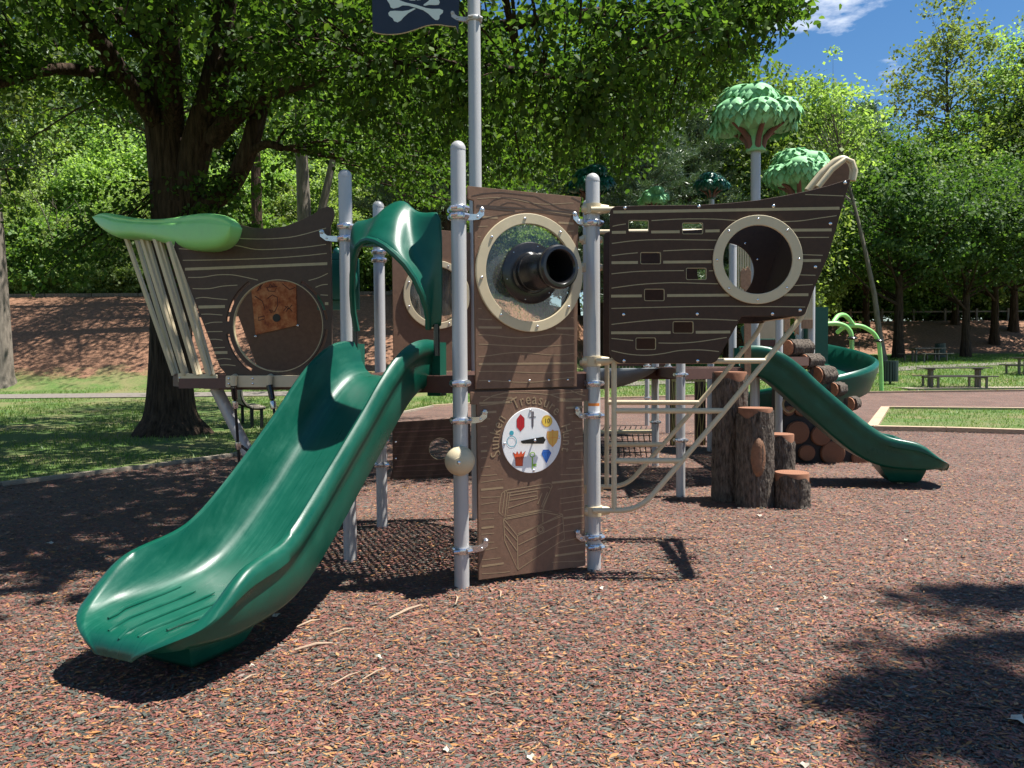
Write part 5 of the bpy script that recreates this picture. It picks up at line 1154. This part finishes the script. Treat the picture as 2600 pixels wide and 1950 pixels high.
def pine_tree(h, br, seed, z0=.25):
    rg = np.random.default_rng(seed); r_ = random.Random(seed); mb = MB(); mb.tube([(0, 0, -.3), (0, 0, h * .5), (0, 0, h)], [.26, .17, .02], 10); P = []; Dd = []
    z = h * z0
    while z < h * .985:
        f = (z - h * z0) / (h * (1 - z0)); ln = br * (1 - f) ** .7 * r_.uniform(.7, 1.1) + .35; k = r_.randint(4, 6); a0 = r_.uniform(0, 6.28)
        for i in range(k):
            a = a0 + 6.283 * i / k + r_.uniform(-.3, .3); l_ = ln * r_.uniform(.7, 1.1); d = np.array([math.cos(a), math.sin(a), .12 + .35 * f]); e = d * l_
            mb.tube([(0, 0, z), tuple(np.array([0, 0, z]) + e * .5 + [0, 0, -.04 * l_]), tuple(np.array([0, 0, z]) + e)], [.04, .025, .006], 5)
            n = int(26 * l_) + 8; t = rg.uniform(.25, 1.05, n)[:, None]; base = np.array([0, 0, z]) + e * t + rg.normal(size=(n, 3)) * [.28, .28, .10] * (.4 + .6 * t)
            for _ in range(7): P.append(base + rg.normal(size=(n, 3)) * .05); Dd.append(d * .8 + rg.normal(size=(n, 3)) * .7 + [0, 0, .25])
        z += r_.uniform(.38, .62)
    P = np.concatenate(P); Dd = np.concatenate(Dd); s_ = rg.uniform(.22, .36, len(P))
    return mb.mesh('trunk', name='trunk'), leaves(P, Dd, rg.normal(size=P.shape) + [0, 0, .8], s_, s_ * .055, 'needles', 'crown', 0, True)

PROTO = {}
PROTO['bright'] = forest_tree(15, 4.2, 2.0, 210, 70, .30, 'leaf_bright', 11, 1.05)
PROTO['bright2'] = forest_tree(13, 4.6, 1.2, 220, 70, .27, 'leaf_bright', 21, 1.05)
PROTO['mid'] = forest_tree(18, 4.4, 3.2, 230, 72, .30, 'leaf_mid', 31, 1.05, .28)
PROTO['mid2'] = forest_tree(15.5, 4.0, 2.5, 210, 70, .28, 'leaf_mid', 41, 1.05, .24)
PROTO['dark'] = forest_tree(13.5, 4.8, 4.6, 200, 70, .27, 'leaf_dark', 51, 1.1, .34)
PROTO['tall'] = forest_tree(20, 3.4, 8.5, 120, 46, .24, 'leaf_bright', 61, .85, .22, sparse=True)
PROTO['lean'] = forest_tree(12, 1.9, 7.4, 60, 40, .18, 'leaf_bright', 71, .6, .13, lean=-2.6, sparse=True, trunk_m='trunk_pale')
PROTO['pine'] = pine_tree(17, 4.2, 81)
PROTO['shrub'] = forest_tree(2.4, 1.5, .1, 90, 55, .15, 'leaf_bright', 91, .45, .04)
PROTO['shrub_dark'] = forest_tree(3.2, 1.9, .1, 110, 55, .17, 'leaf_mid', 95, .5, .05)
LAB = {'bright': ('forest_tree', 'light green leafy tree in the wood beyond the bank', 'tree', 'light leafy trees of the wood'), 'bright2': ('forest_tree', 'low-branched light green tree at the edge of the wood', 'tree', 'low light trees of the wood edge'),
       'mid': ('forest_tree', 'tall mid-green broadleaf tree in the wood behind the playground', 'tree', 'mid-green trees of the wood'), 'mid2': ('forest_tree', 'rounded mid-green tree in the wood behind the playground', 'tree', 'rounded trees of the wood'),
       'dark': ('shade_tree', 'dark spreading shade tree over the far lawn', 'tree', 'shade trees on the far lawn'), 'tall': ('slender_tree', 'tall airy tree standing above the wood against the sky', 'tree', 'tall airy trees'),
       'lean': ('leaning_tree', 'thin leaning tree with bare forked stem and sparse top', 'tree', None), 'pine': ('pine_tree', 'feathery pine with layered branches behind the ship', 'tree', 'pines behind the playground'),
       'shrub': ('shrub', 'bright green shrub growing along the top of the left bank', 'shrub', 'bright shrubs on the bank'), 'shrub_dark': ('shrub', 'mid-green undergrowth bush at the foot of the wood', 'shrub', 'undergrowth bushes')}
first = {}
def plant(kind, dpx, Y, sc=1.0, rz=None, zs=1.0, label=None, grp=0):
    x = W(dpx * S, 900, Y).x; M = Matrix.Translation((x, Y, zt(x, Y) - .05)) @ Matrix.Rotation(random.uniform(0, 6.28) if rz is None else rz, 4, 'Z') @ Matrix.Diagonal((sc, sc, sc * zs, 1))
    nm, lb, ct, gp = LAB[kind]
    if kind not in first:
        o = bpy.data.objects.new(nm, None); link(o, None, M); tag(o, lb, ct, gp); first[kind] = o
        put('trunk', PROTO[kind][0], o, M); put('crown', PROTO[kind][1], o, M)
    else: o = clone(first[kind], M)
    o['label'] = label or lb
    return o
rl = random.Random(5)
for k in range(22): plant('bright2' if k % 2 else 'bright', -150 + k * 62 + rl.uniform(-18, 18), 43.4 + rl.uniform(0, 1.2), rl.uniform(.28, .42), zs=rl.uniform(.9, 1.2))
for k in range(18): plant('bright' if k % 2 else 'bright2', -170 + k * 80 + rl.uniform(-20, 20), 47.5 + rl.uniform(0, 1.5), rl.uniform(.55, .70))
for k in range(15): plant(('bright', 'mid2', 'bright2')[k % 3], -190 + k * 100 + rl.uniform(-25, 25), 53 + rl.uniform(0, 2), rl.uniform(.9, 1.05))
for k in range(13): plant(('mid', 'bright', 'mid2')[k % 3], -190 + k * 118 + rl.uniform(-25, 25), 61 + rl.uniform(0, 2), rl.uniform(1.35, 1.55))
for d, Y, k, s_ in [(1395, 36, 'pine', .82), (1490, 42, 'pine', .9), (1300, 46, 'pine', 1.0), (1040, 40, 'pine', .85), (905, 39, 'pine', .8), (1575, 45, 'mid', 1.02), (1640, 44, 'bright2', .95), (1655, 54, 'mid2', 1.2), (1745, 50, 'bright', .72), (1420, 56, 'mid', 1.2), (1530, 62, 'mid', 1.25), (1705, 60, 'mid', 1.12),
               (1865, 72, 'pine', 1.22), (1790, 66, 'bright', 1.0), (1850, 67, 'bright2', 1.1), (1935, 68, 'mid2', 1.12), (2000, 67, 'bright', 1.02), (2065, 69, 'mid', 1.08), (2130, 68, 'bright2', 1.35), (2200, 67, 'mid2', 1.3), (2270, 68, 'mid', 1.35), (1900, 66, 'bright2', .7), (1980, 66, 'mid2', .62), (2090, 66, 'bright2', .75), (2170, 66, 'mid2', .7), (2240, 66, 'bright2', .8), (1820, 66, 'mid2', .7),
               (2040, 74, 'tall', 1.62), (2165, 72, 'tall', 1.38), (2245, 73, 'tall', 1.5), (1760, 70, 'mid', 1.25), (2310, 70, 'bright', 1.6)]: plant(k, d, Y, s_)
plant('lean', 1912, 43.5, 1.42, rz=0.0)
for d, Y, s_, lb in [(1941, 47, .95, 'dark shade tree with the thickest trunk beside the shaded picnic table'), (2086, 47.5, .85, None), (2148, 55, .9, None), (2188, 58, .95, None), (2062, 60, .8, None), (1870, 58, .85, None), (2285, 49, 1.0, None)]: plant('dark', d, Y, s_, label=lb)
for i in range(26):
    plant('shrub', -60 + i * 17 + rl.uniform(-8, 8), 42.3 + rl.uniform(0, .8), rl.uniform(.55, 1.0))
for i in range(30):
    plant('shrub_dark', -60 + i * 42 + rl.uniform(-12, 12), 43.6 + rl.uniform(0, 2), rl.uniform(.9, 1.6))
for i in range(26):
    plant('shrub_dark', 1300 + i * 40 + rl.uniform(-12, 12), 65.5 + rl.uniform(0, 3), rl.uniform(1.0, 2.0))

# separate trunks seen under the canopy
def bare(dpx, Y, h, r, name, label, fork=None, mt='trunk', lean=0):
    x = W(dpx * S, 900, Y).x; z = zt(x, Y); o = thing(name, label, 'tree', (x, Y, z)); mb = MB()
    mb.tube([(x, Y, z - .2), (x + .02, Y, z + .4), (x + lean * .4, Y, z + h * .45), (x + lean, Y, z + h)], [r * 1.6, r * 1.05, r * .85, r * .5], 14)
    if fork: a, f0, f1 = fork; mb.tube([(x + lean * f0, Y, z + h * f0), (x + a * .45, Y, z + h * (f0 * .6 + f1 * .4)), (x + a, Y, z + h * f1)], [r * .6, r * .5, r * .35], 10)
    mb.put('trunk', mt, o)
    n = 4200; c = np.array([x, Y, z + h * .98]) + RNG.normal(size=(n, 3)) * [1.7, 1.7, 1.3]; s_ = RNG.uniform(.14, .28, n)
    put('crown', leaves(c, RNG.normal(size=(n, 3)), RNG.normal(size=(n, 3)) + [0, 0, 1], s_, s_ * .38, 'leaf_mid', 'crown', .2, True), o)
bare(670, 24, 11.5, .26, 'forked_tree', 'grey forked tree between the big shade tree and ship', (.95, .40, .72), 'trunk_pale', -.25)
bare(902, 33, 12, .30, 'straight_tree', 'straight dark-trunked tree seen above the slide hood', None, 'trunk', -.9)
bare(885, 36, 12, .24, 'straight_tree', 'thinner dark trunk close beside the straight dark tree', None, 'trunk', -.5)
bare(962, 38, 12, .28, 'straight_tree', 'dark trunk just left of the flag mast, in the wood', None, 'trunk', .3)
for d_, Y_, lb_ in ((372, 36.5, 'tall straight pine rising behind the big shade tree'), (-70, 34, 'tall straight pine at the foot of the pine-straw bank'), (395, 39.5, 'tall straight pine high on the bank behind the big shade tree'), (-40, 38.5, 'tall straight pine high on the pine-straw bank'), (560, 38, 'tall straight pine on the bank behind the ship stern')):
    x_ = W(d_ * S, 900, Y_).x; z_ = zt(x_, Y_); o_ = thing('tall_pine', lb_, 'tree', (x_, Y_, z_)); mb_ = MB(); mb_.tube([(x_, Y_, z_ - .3), (x_, Y_, z_ + 1), (x_, Y_, z_ + 20)], [.4, .3, .1], 10); P_ = []
    for q_ in range(46):
        a_ = random.uniform(0, 6.283); l_ = random.uniform(.8, 5.2); h_ = random.uniform(9, 20); e_ = np.array([x_ + l_ * math.cos(a_), Y_ + l_ * math.sin(a_), z_ + h_]); mb_.tube([(x_, Y_, z_ + h_ - .3 * l_), tuple(e_)], [.06, .02], 5); P_.append(e_ + RNG.normal(size=(150, 3)) * [.7, .7, .3])
    P_ = np.concatenate(P_); s_ = RNG.uniform(.25, .4, len(P_)); mb_.put('trunk', 'trunk', o_); put('crown', leaves(P_, RNG.normal(size=P_.shape), RNG.normal(size=P_.shape) + [0, 0, .8], s_, s_ * .12, 'needles', 'crown', 0, True), o_)
bare(2, 31.5, 13, .42, 'bank_tree', 'grey trunk on the pine-straw bank with a flared foot', None, 'trunk_pale', -.3)

def dead_sapling(dpx, Y, h, label, seed):
    x = W(dpx * S, 900, Y).x; z = zt(x, Y); r_ = random.Random(seed); o = thing('dead_sapling', label, 'tree', (x, Y, z)); mb = MB(); tips = [(Vector((x, Y, z - .2)), Vector((.1, 0, 1)).normalized(), h * .42, .07)]
    for lvl in range(4):
        nxt = []
        for p, d, l, r in tips:
            e = p + d * l; m_ = p.lerp(e, .5) + Vector((r_.uniform(-.1, .1), 0, r_.uniform(-.05, .05))) * l * .5; mb.tube([p, m_, e], [r, r * .85, r * .7], 6)
            for k in range(2 if lvl else 3): nxt.append((e, (d + Vector((r_.uniform(-.9, .9), r_.uniform(-.5, .5), r_.uniform(-.1, .3)))).normalized(), l * r_.uniform(.5, .75), r * .6))
        tips = nxt
    mb.put('branches', 'trunk_pale', o)
dead_sapling(118, 42.6, 6.5, 'bare pale dead sapling forking above the left bank', 4)
dead_sapling(178, 42.9, 5.0, 'smaller bare dead sapling nearer the big shade tree', 9)
# ------------------------------------------------------------------ the big shade tree over the left lawn
def big_tree():
    g = Gd(370, 938); x0, y0 = g.x, g.y; o = thing('big_shade_tree', 'massive multi-stemmed shade tree with dark furrowed trunk on the left lawn', 'tree', (x0, y0, 0))
    rg = np.random.default_rng(99); r_ = random.Random(99); mb = MB()
    base = [Vector((x0, y0, -.2)), Vector((x0, y0, .12)), Vector((x0, y0, .5)), Vector((x0 + .02, y0, 1.5)), Vector((x0 + .1, y0, 3.2)), Vector((x0 + .18, y0, 4.6))]
    rings = []
    for p, r in zip(base, (.82, .66, .48, .40, .40, .44)):
        k = max(0, (r - .5)) ; rings.append([p + Vector((math.cos(a), math.sin(a), 0)) * r * (1 + (.16 * math.sin(5 * a + .6) + .08 * math.sin(9 * a)) * min(1, k * 3) + .03 * math.sin(13 * a)) for a in (6.283 * j / 40 for j in range(40))])
    mb.loft(subdiv_rings(rings, 3)); limbs = []
    def lw(x, y, Y): return W(.40687 * x, .40687 * y, Y)
    def limb(pts, rs): mb.tube(dens3(pts), list(np.interp(np.linspace(0, 1, (len(pts) - 1) * 4 + 1), np.linspace(0, 1, len(rs)), rs)), 12); limbs.append([Vector(p) for p in dens3(pts)])
    def dens3(p, n=4):
        p = [Vector(q) for q in p]; out = []
        for i in range(len(p) - 1):
            a = p[max(0, i - 1)]; b = p[i]; c = p[i + 1]; d = p[min(len(p) - 1, i + 2)]
            for j in range(n):
                t = j / n; out.append(.5 * (2 * b + (c - a) * t + (2 * a - 5 * b + 4 * c - d) * t * t + (3 * b - a - 3 * c + d) * t ** 3))
        return out + [p[-1]]
    Y = y0
    limb([lw(1090, 1350, Y), lw(1040, 900, Y), lw(1010, 500, Y), lw(1000, 100, Y), lw(960, -500, Y + .5), lw(900, -900, Y)], [.42, .38, .36, .33, .26, .15])
    limb([lw(1150, 1300, Y), lw(1230, 900, Y - .1), lw(1330, 550, Y - .3), lw(1390, 200, Y - .4), lw(1440, -250, Y - .8), lw(1560, -700, Y - 1.2)], [.32, .30, .27, .22, .17, .1])
    limb([lw(1220, 1330, Y), lw(1420, 1180, Y - .2), lw(1540, 960, Y - .3), lw(1620, 680, Y - .3), lw(1700, 400, Y - .6), lw(1850, 50, Y - 1)], [.20, .19, .18, .17, .14, .08])
    limb([lw(1320, 880, Y - .2), lw(1500, 690, Y - .6), lw(1700, 570, Y - 1.4), lw(1990, 480, Y - 2.6), lw(2500, 420, Y - 3.8), lw(3100, 430, Y - 4.6), lw(3600, 520, Y - 4.9)], [.2, .18, .15, .13, .1, .07, .03])
    limb([lw(1380, 400, Y - .4), lw(1700, 380, Y - 1), lw(2200, 300, Y - 2), lw(2900, 200, Y - 3), lw(3700, 80, Y - 3.4), lw(4500, 30, Y - 3.4), lw(4900, 60, Y - 3.3)], [.16, .14, .12, .1, .08, .05, .025])
    limb([lw(1440, 300, Y - .4), lw(1560, 270, Y - .8), lw(1800, 290, Y - 1.6), lw(2400, 120, Y - 2.6), lw(3300, -200, Y - 3.4), lw(4300, -380, Y - 3.6)], [.14, .13, .11, .09, .06, .03])
    limb([lw(960, 560, Y), lw(700, 480, Y - .8), lw(350, 430, Y - 1.6), lw(-100, 540, Y - 2.2), lw(-500, 500, Y - 2.5)], [.16, .13, .1, .07, .03])
    limb([lw(1000, 300, Y), lw(700, 60, Y - 1.6), lw(300, -300, Y - 3.2), lw(-100, -500, Y - 4.5)], [.18, .14, .1, .04])
    limb([Vector((x0 + .2, y0, 6)), Vector((x0 + 1.2, y0 - 2.5, 8.0)), Vector((x0 + 2.6, y0 - 5.5, 8.8)), Vector((x0 + 4.4, y0 - 8.0, 8.6))], [.2, .15, .1, .04])
    limb([Vector((x0 + .0, y0, 6)), Vector((x0 - .6, y0 - 3, 8.0)), Vector((x0 + .2, y0 - 6, 8.6)), Vector((x0 + 1.4, y0 - 8.6, 8.3))], [.2, .15, .1, .04])
    limb([lw(1540, 960, Y - .3), lw(1660, 900, Y - .5), lw(1760, 925, Y - .6)], [.09, .08, .07])
    # twigs: start near a limb, run outwards to a spot in the canopy, carry leaves
    spots = []
    def lowz(x, y):   # underside of the canopy, seen from the playground
        z = np.interp(x, [-14, -10, -8, -6, -4, -2.5, -1, 0, 1.5, 2.6, 4, 6], [6.5, 6.4, 6.2, 6.0, 5.8, 5.1, 4.7, 4.4, 4.3, 5.2, 6.3, 7.6])
        return z + max(0, 10 - y) * .62
    tries = 0
    while len(spots) < 1600 and tries < 60000:
        tries += 1; x = r_.uniform(-14, 5.2); y = r_.uniform(5.6, 20)
        if ((x + 4.6) / 9.6) ** 2 + ((y - 13) / 7.6) ** 2 > 1: continue
        if y < 9.2 and x > .9: continue
        if y > 16 and r_.random() < .75: continue
        lz = lowz(x, y); z = lz + abs(r_.gauss(0, 1.5)) + .1
        if y < 9 and r_.random() < .38: continue
        if z > 10.5: continue
        if x < -3 and r_.random() < .5: continue
        if math.sin(x * 2.3 + z) * math.sin(y * 1.9 + .7 * x) > .55: continue
        spots.append((x, y, z))
    for _ in range(60):   # sprays hanging low around the trunk
        a = r_.uniform(0, 6.28); spots.append((x0 + r_.choice((-1, 1)) * r_.uniform(.4, 2.4), y0 - r_.uniform(.2, 1.2), r_.uniform(2.9, 5.0)))
    allp = np.array([[p.x, p.y, p.z] for l in limbs for p in l[2:]]); Pl = []; Dl = []; tw = MB()
    for i, sp in enumerate(spots):
        e = np.array(sp); j = np.argmin(np.sum((allp - e) ** 2, 1)); b = allp[j]; v = b - e; ln = np.linalg.norm(v); k = min(1, r_.uniform(.9, 1.7) / (ln + .01)); s0 = e + v * k
        if i % 2 == 0: tw.tube([tuple(e), tuple((e + s0) / 2 + [0, 0, .06]), tuple(s0)], [.005, .011, .018], 4, False)
        n = r_.randint(30, 54); t = rg.uniform(0, .8, (n, 1)) ** 1.2; c = e + (s0 - e) * t + rg.normal(size=(n, 3)) * [.17, .17, .10]; Pl.append(c); Dl.append((e - s0) / (np.linalg.norm(s0 - e) + .01) * .5 + rg.normal(size=(n, 3)) * .6 + [0, 0, -.45])
    # a few long secondary branches from limb to canopy edge
    for i in range(0, len(spots), 16):
        e = np.array(spots[i]); j = np.argmin(np.sum((allp - e) ** 2, 1)); b = allp[j]; tw.tube([tuple(b), tuple((b + e) / 2 + [0, 0, .12]), tuple(e)], [.035, .022, .008], 6, False)
    Pl = np.concatenate(Pl); Dl = np.concatenate(Dl); nn = rg.normal(size=Pl.shape) * .55 + [0, 0, 1.0]; s_ = rg.uniform(.075, .135, len(Pl))
    hi = []   # upper crown, above the view, which shades the lawn
    while len(hi) < 1300:
        x = r_.uniform(-15, 1.0); y = r_.uniform(5.0, 21)
        if ((x + 5.5) / 9.2) ** 2 + ((y - 13) / 8.2) ** 2 > 1 or (y > 9.5 and x > -2.0): continue
        if math.sin(x * 1.9 + 1) + math.sin(y * 1.7 + x * .6) > 1.15: continue
        hi.append((x, y, r_.uniform(8.3, 11.5)))
    while len(hi) < 1680:
        x = r_.uniform(-5.5, 1.2); y = r_.uniform(5.1, 9.6)
        if math.sin(x * 2.6) * math.sin(y * 2.2) > .5: continue
        hi.append((x, y, r_.uniform(8.3, 10.5)))
    hi = np.array(hi); n = 14; c = np.repeat(hi, n, 0) + rg.normal(size=(len(hi) * n, 3)) * [.4, .4, .3]; hs_ = rg.uniform(.16, .26, len(c))
    put('upper_crown', leaves(c, rg.normal(size=c.shape), rg.normal(size=c.shape) * .5 + [0, 0, 1], hs_, hs_ * .4, 'leaf_maple', 'upper_crown', .2), o)
    mb.put('trunk', 'trunk', o, ang=60); tw.put('branches', 'trunk', o)
    put('crown', leaves(Pl, Dl, nn, s_, s_ * .36, 'leaf_maple', 'crown', .25), o)
big_tree()

# tree to the right, outside the view, whose upper boughs throw the soft shadows on the near mulch
def side_tree():
    o = thing('side_tree', 'tall leafy tree standing at the right of the mulch', 'tree', (13.5, 3.2, 0)); mb = MB(); tip = []
    mb.tube([(13.5, 3.2, -.3), (13.5, 3.2, 2), (13.2, 3.2, 9), (12.8, 3.2, 17)], [.5, .36, .26, .06], 14); P = []; Dd = []
    k = SUN.x / SUN.z; ky = SUN.y / SUN.z
    for dx, dy, z, n, sx, sy in ((2110, 1290, 15, 110, .26, .05), (2205, 1310, 15, 240, .32, .09), (2120, 1392, 15.5, 60, .22, .07), (2200, 1425, 15.5, 200, .30, .09), (1985, 1490, 16, 90, .10, .06), (2055, 1520, 16, 200, .14, .07), (2130, 1545, 15.7, 300, .24, .12), (2210, 1600, 15.5, 420, .22, .2), (2130, 1635, 15.8, 260, .18, .08)):
        n = int(n * .62); sx *= 1.3; sy *= 1.35; g = Gd(dx, dy); c = np.array([g.x + k * z, g.y + ky * z, z]); mb.tube([(13.2, 3.2, z * .62), tuple((c + [13.2, 3.2, z * .62]) / 2 + [0, 0, .6]), tuple(c)], [.12, .07, .02], 6); P.append(c + RNG.normal(size=(n, 3)) * [sx, sy, .22]); Dd.append(RNG.normal(size=(n, 3)))
    for _ in range(60):
        c = np.array([RNG.uniform(11.0, 17), RNG.uniform(.2, 4.6), RNG.uniform(9, 17)]); n = 110; P.append(c + RNG.normal(size=(n, 3)) * [.6, .5, .4]); Dd.append(RNG.normal(size=(n, 3)))
    P = np.concatenate(P); Dd = np.concatenate(Dd); s_ = RNG.uniform(.12, .2, len(P))
    mb.put('trunk', 'trunk', o); put('crown', leaves(P, Dd, RNG.normal(size=P.shape) * .5 + [0, 0, 1], s_, s_ * .46, 'leaf_maple', 'crown', .2), o)
side_tree()

# ------------------------------------------------------------------ loose mulch, grass, twigs
def mulch_chips():
    n = 500000; Y = 2.45 + (15 - 2.45) * RNG.uniform(0, 1, n) ** 2.3; x = RNG.uniform(-1, 1, n) * (Y * .72 + 1.3)
    k = inside(MULCH, x, Y); x = x[k]; Y = Y[k]; n = len(x); a = np.where(RNG.uniform(0, 1, n) < .55, RNG.normal(0, .75, n), RNG.uniform(0, 6.283, n))
    L_ = RNG.lognormal(math.log(.024), .42, n) * (1 + .02 * (Y - 2.5)); L_ = np.minimum(L_, .06); Wd_ = L_ * RNG.uniform(.10, .26, n) + .0018
    d = np.stack([np.cos(a), np.sin(a), RNG.normal(0, .12, n)], 1); c = np.stack([x, Y, .036 + RNG.uniform(0, .012, n)], 1); nr = np.stack([RNG.normal(0, .24, n), RNG.normal(0, .24, n), np.ones(n)], 1)
    me = leaves(c - unit(d) * L_[:, None] * .5, d, nr, L_, Wd_ * .6, 'chips', 'chips', .0, True); put('mulch_chips', me, label='shredded red, tan and dark green rubber mulch', kind='stuff')
mulch_chips()
def grass(name, n, xr, yr, test, h0, pw=1.0):
    Y = yr[0] + (yr[1] - yr[0]) * RNG.uniform(0, 1, n) ** pw; x = RNG.uniform(xr[0], xr[1], n); k = test(x, Y); x = x[k]; Y = Y[k]; n = len(x)
    z = np.array([zt(a, b) for a, b in zip(x, Y)]); h = RNG.uniform(.5, 1.2, n) * h0 * (1 + .03 * (Y - 8)); a = RNG.uniform(0, 6.283, n); w = h * .11 + .002
    b = np.stack([x, Y, z], 1); s_ = np.stack([np.cos(a), np.sin(a), np.zeros(n)], 1) * w[:, None]; tip = b + np.stack([RNG.normal(0, .45, n) * h, RNG.normal(0, .45, n) * h, h], 1)
    v = np.stack([b - s_, b + s_, tip], 1).reshape(-1, 3); f = np.arange(n)[:, None] * 3 + np.array([[0, 1, 2]])
    put(name, np_mesh(v, f, 'grass_blade', name), kind='stuff')
notm = lambda x, y: ~inside(MULCH, x, y)
grass('lawn_grass', 150000, (-24, -2.3), (6, 31), lambda x, y: notm(x, y) & (np.abs(x / y) < .72) & (np.abs(y - 28.3) > .9) & (np.sin(x * 1.7 + y * .6) + np.sin(y * 1.9 - x * .8) + RNG.normal(0, .8, len(x)) > -.2), .05, 1.5)
grass('lawn_grass', 110000, (-3, 34), (23.5, 50), lambda x, y: notm(x, y) & (np.abs(x / y) < .72), .06, 1.4)
grass('island_grass', 26000, (8, 20), (13, 21), lambda x, y: inside(ISLE, x, y), .085, 1.0)

def ground_bits():
    tw = [((1270, 1585, 1130, 1330),)]
    for i, (x0, y0, x1, y1, r) in enumerate([(988, 1570, 1072, 1535, .009), (752, 1592, 812, 1573, .006), (835, 1612, 900, 1595, .005), (748, 1650, 845, 1632, .008), (840, 1740, 915, 1705, .004), (920, 1725, 980, 1697, .004), (1158, 1512, 1156, 1535, .006), (1195, 1595, 1222, 1615, .007), (1233, 1768, 1282, 1764, .003), (608, 1732, 652, 1712, .004), (1265, 1500, 1270, 1516, .007), (1980, 1306, 2130, 1318, .004), (2145, 1306, 2165, 1304, .004)]):
        a = G(x0, y0, .05); b = G(x1, y1, .05); m_ = (a + b) / 2 + Vector((.01, .015, .008)); MB().tube([a, m_, b], [r * .6, r, r * .4], 6).put('twig', 'twig', label='dry fallen twig lying on the mulch', category='twig', group='fallen twigs') if False else tag(MB().tube([a, m_, b], [r * .6, r, r * .4], 6).put('twig', 'twig'), 'dry fallen twig lying on the mulch', 'twig', 'fallen twigs')
    for i, (x, y, s_) in enumerate([(2582, 1825, .04), (125, 1378, .035), (1975, 1548, .02), (2098, 1517, .022), (2300, 1370, .02), (1928, 1308, .025), (1525, 1492, .02), (1130, 1903, .02), (960, 1668, .022), (640, 1690, .016), (2045, 1940, .018), (700, 1560, .03), (1345, 1920, .018), (1955, 1440, .018)]):
        g = G(x, y, .055); r_ = random.Random(i); pts = []
        for j in range(12):
            a = 6.283 * j / 12; rr = s_ * (1 if j % 2 else .62) * r_.uniform(.8, 1.2); pts.append((rr * math.cos(a) * .9, rr * math.sin(a), .008 * math.sin(a * 2 + i)))
        mb = MB(); mb.add([(0, 0, .004)] + pts, [(0, j + 1, (j + 1) % 12 + 1) for j in range(12)])
        tag(mb.put('fallen_leaf', 'dryleaf', None, Matrix.Translation(g) @ Matrix.Rotation(i, 4, 'Z')), 'pale dry leaf lying on the mulch', 'leaf', 'fallen leaves on the mulch')
ground_bits()
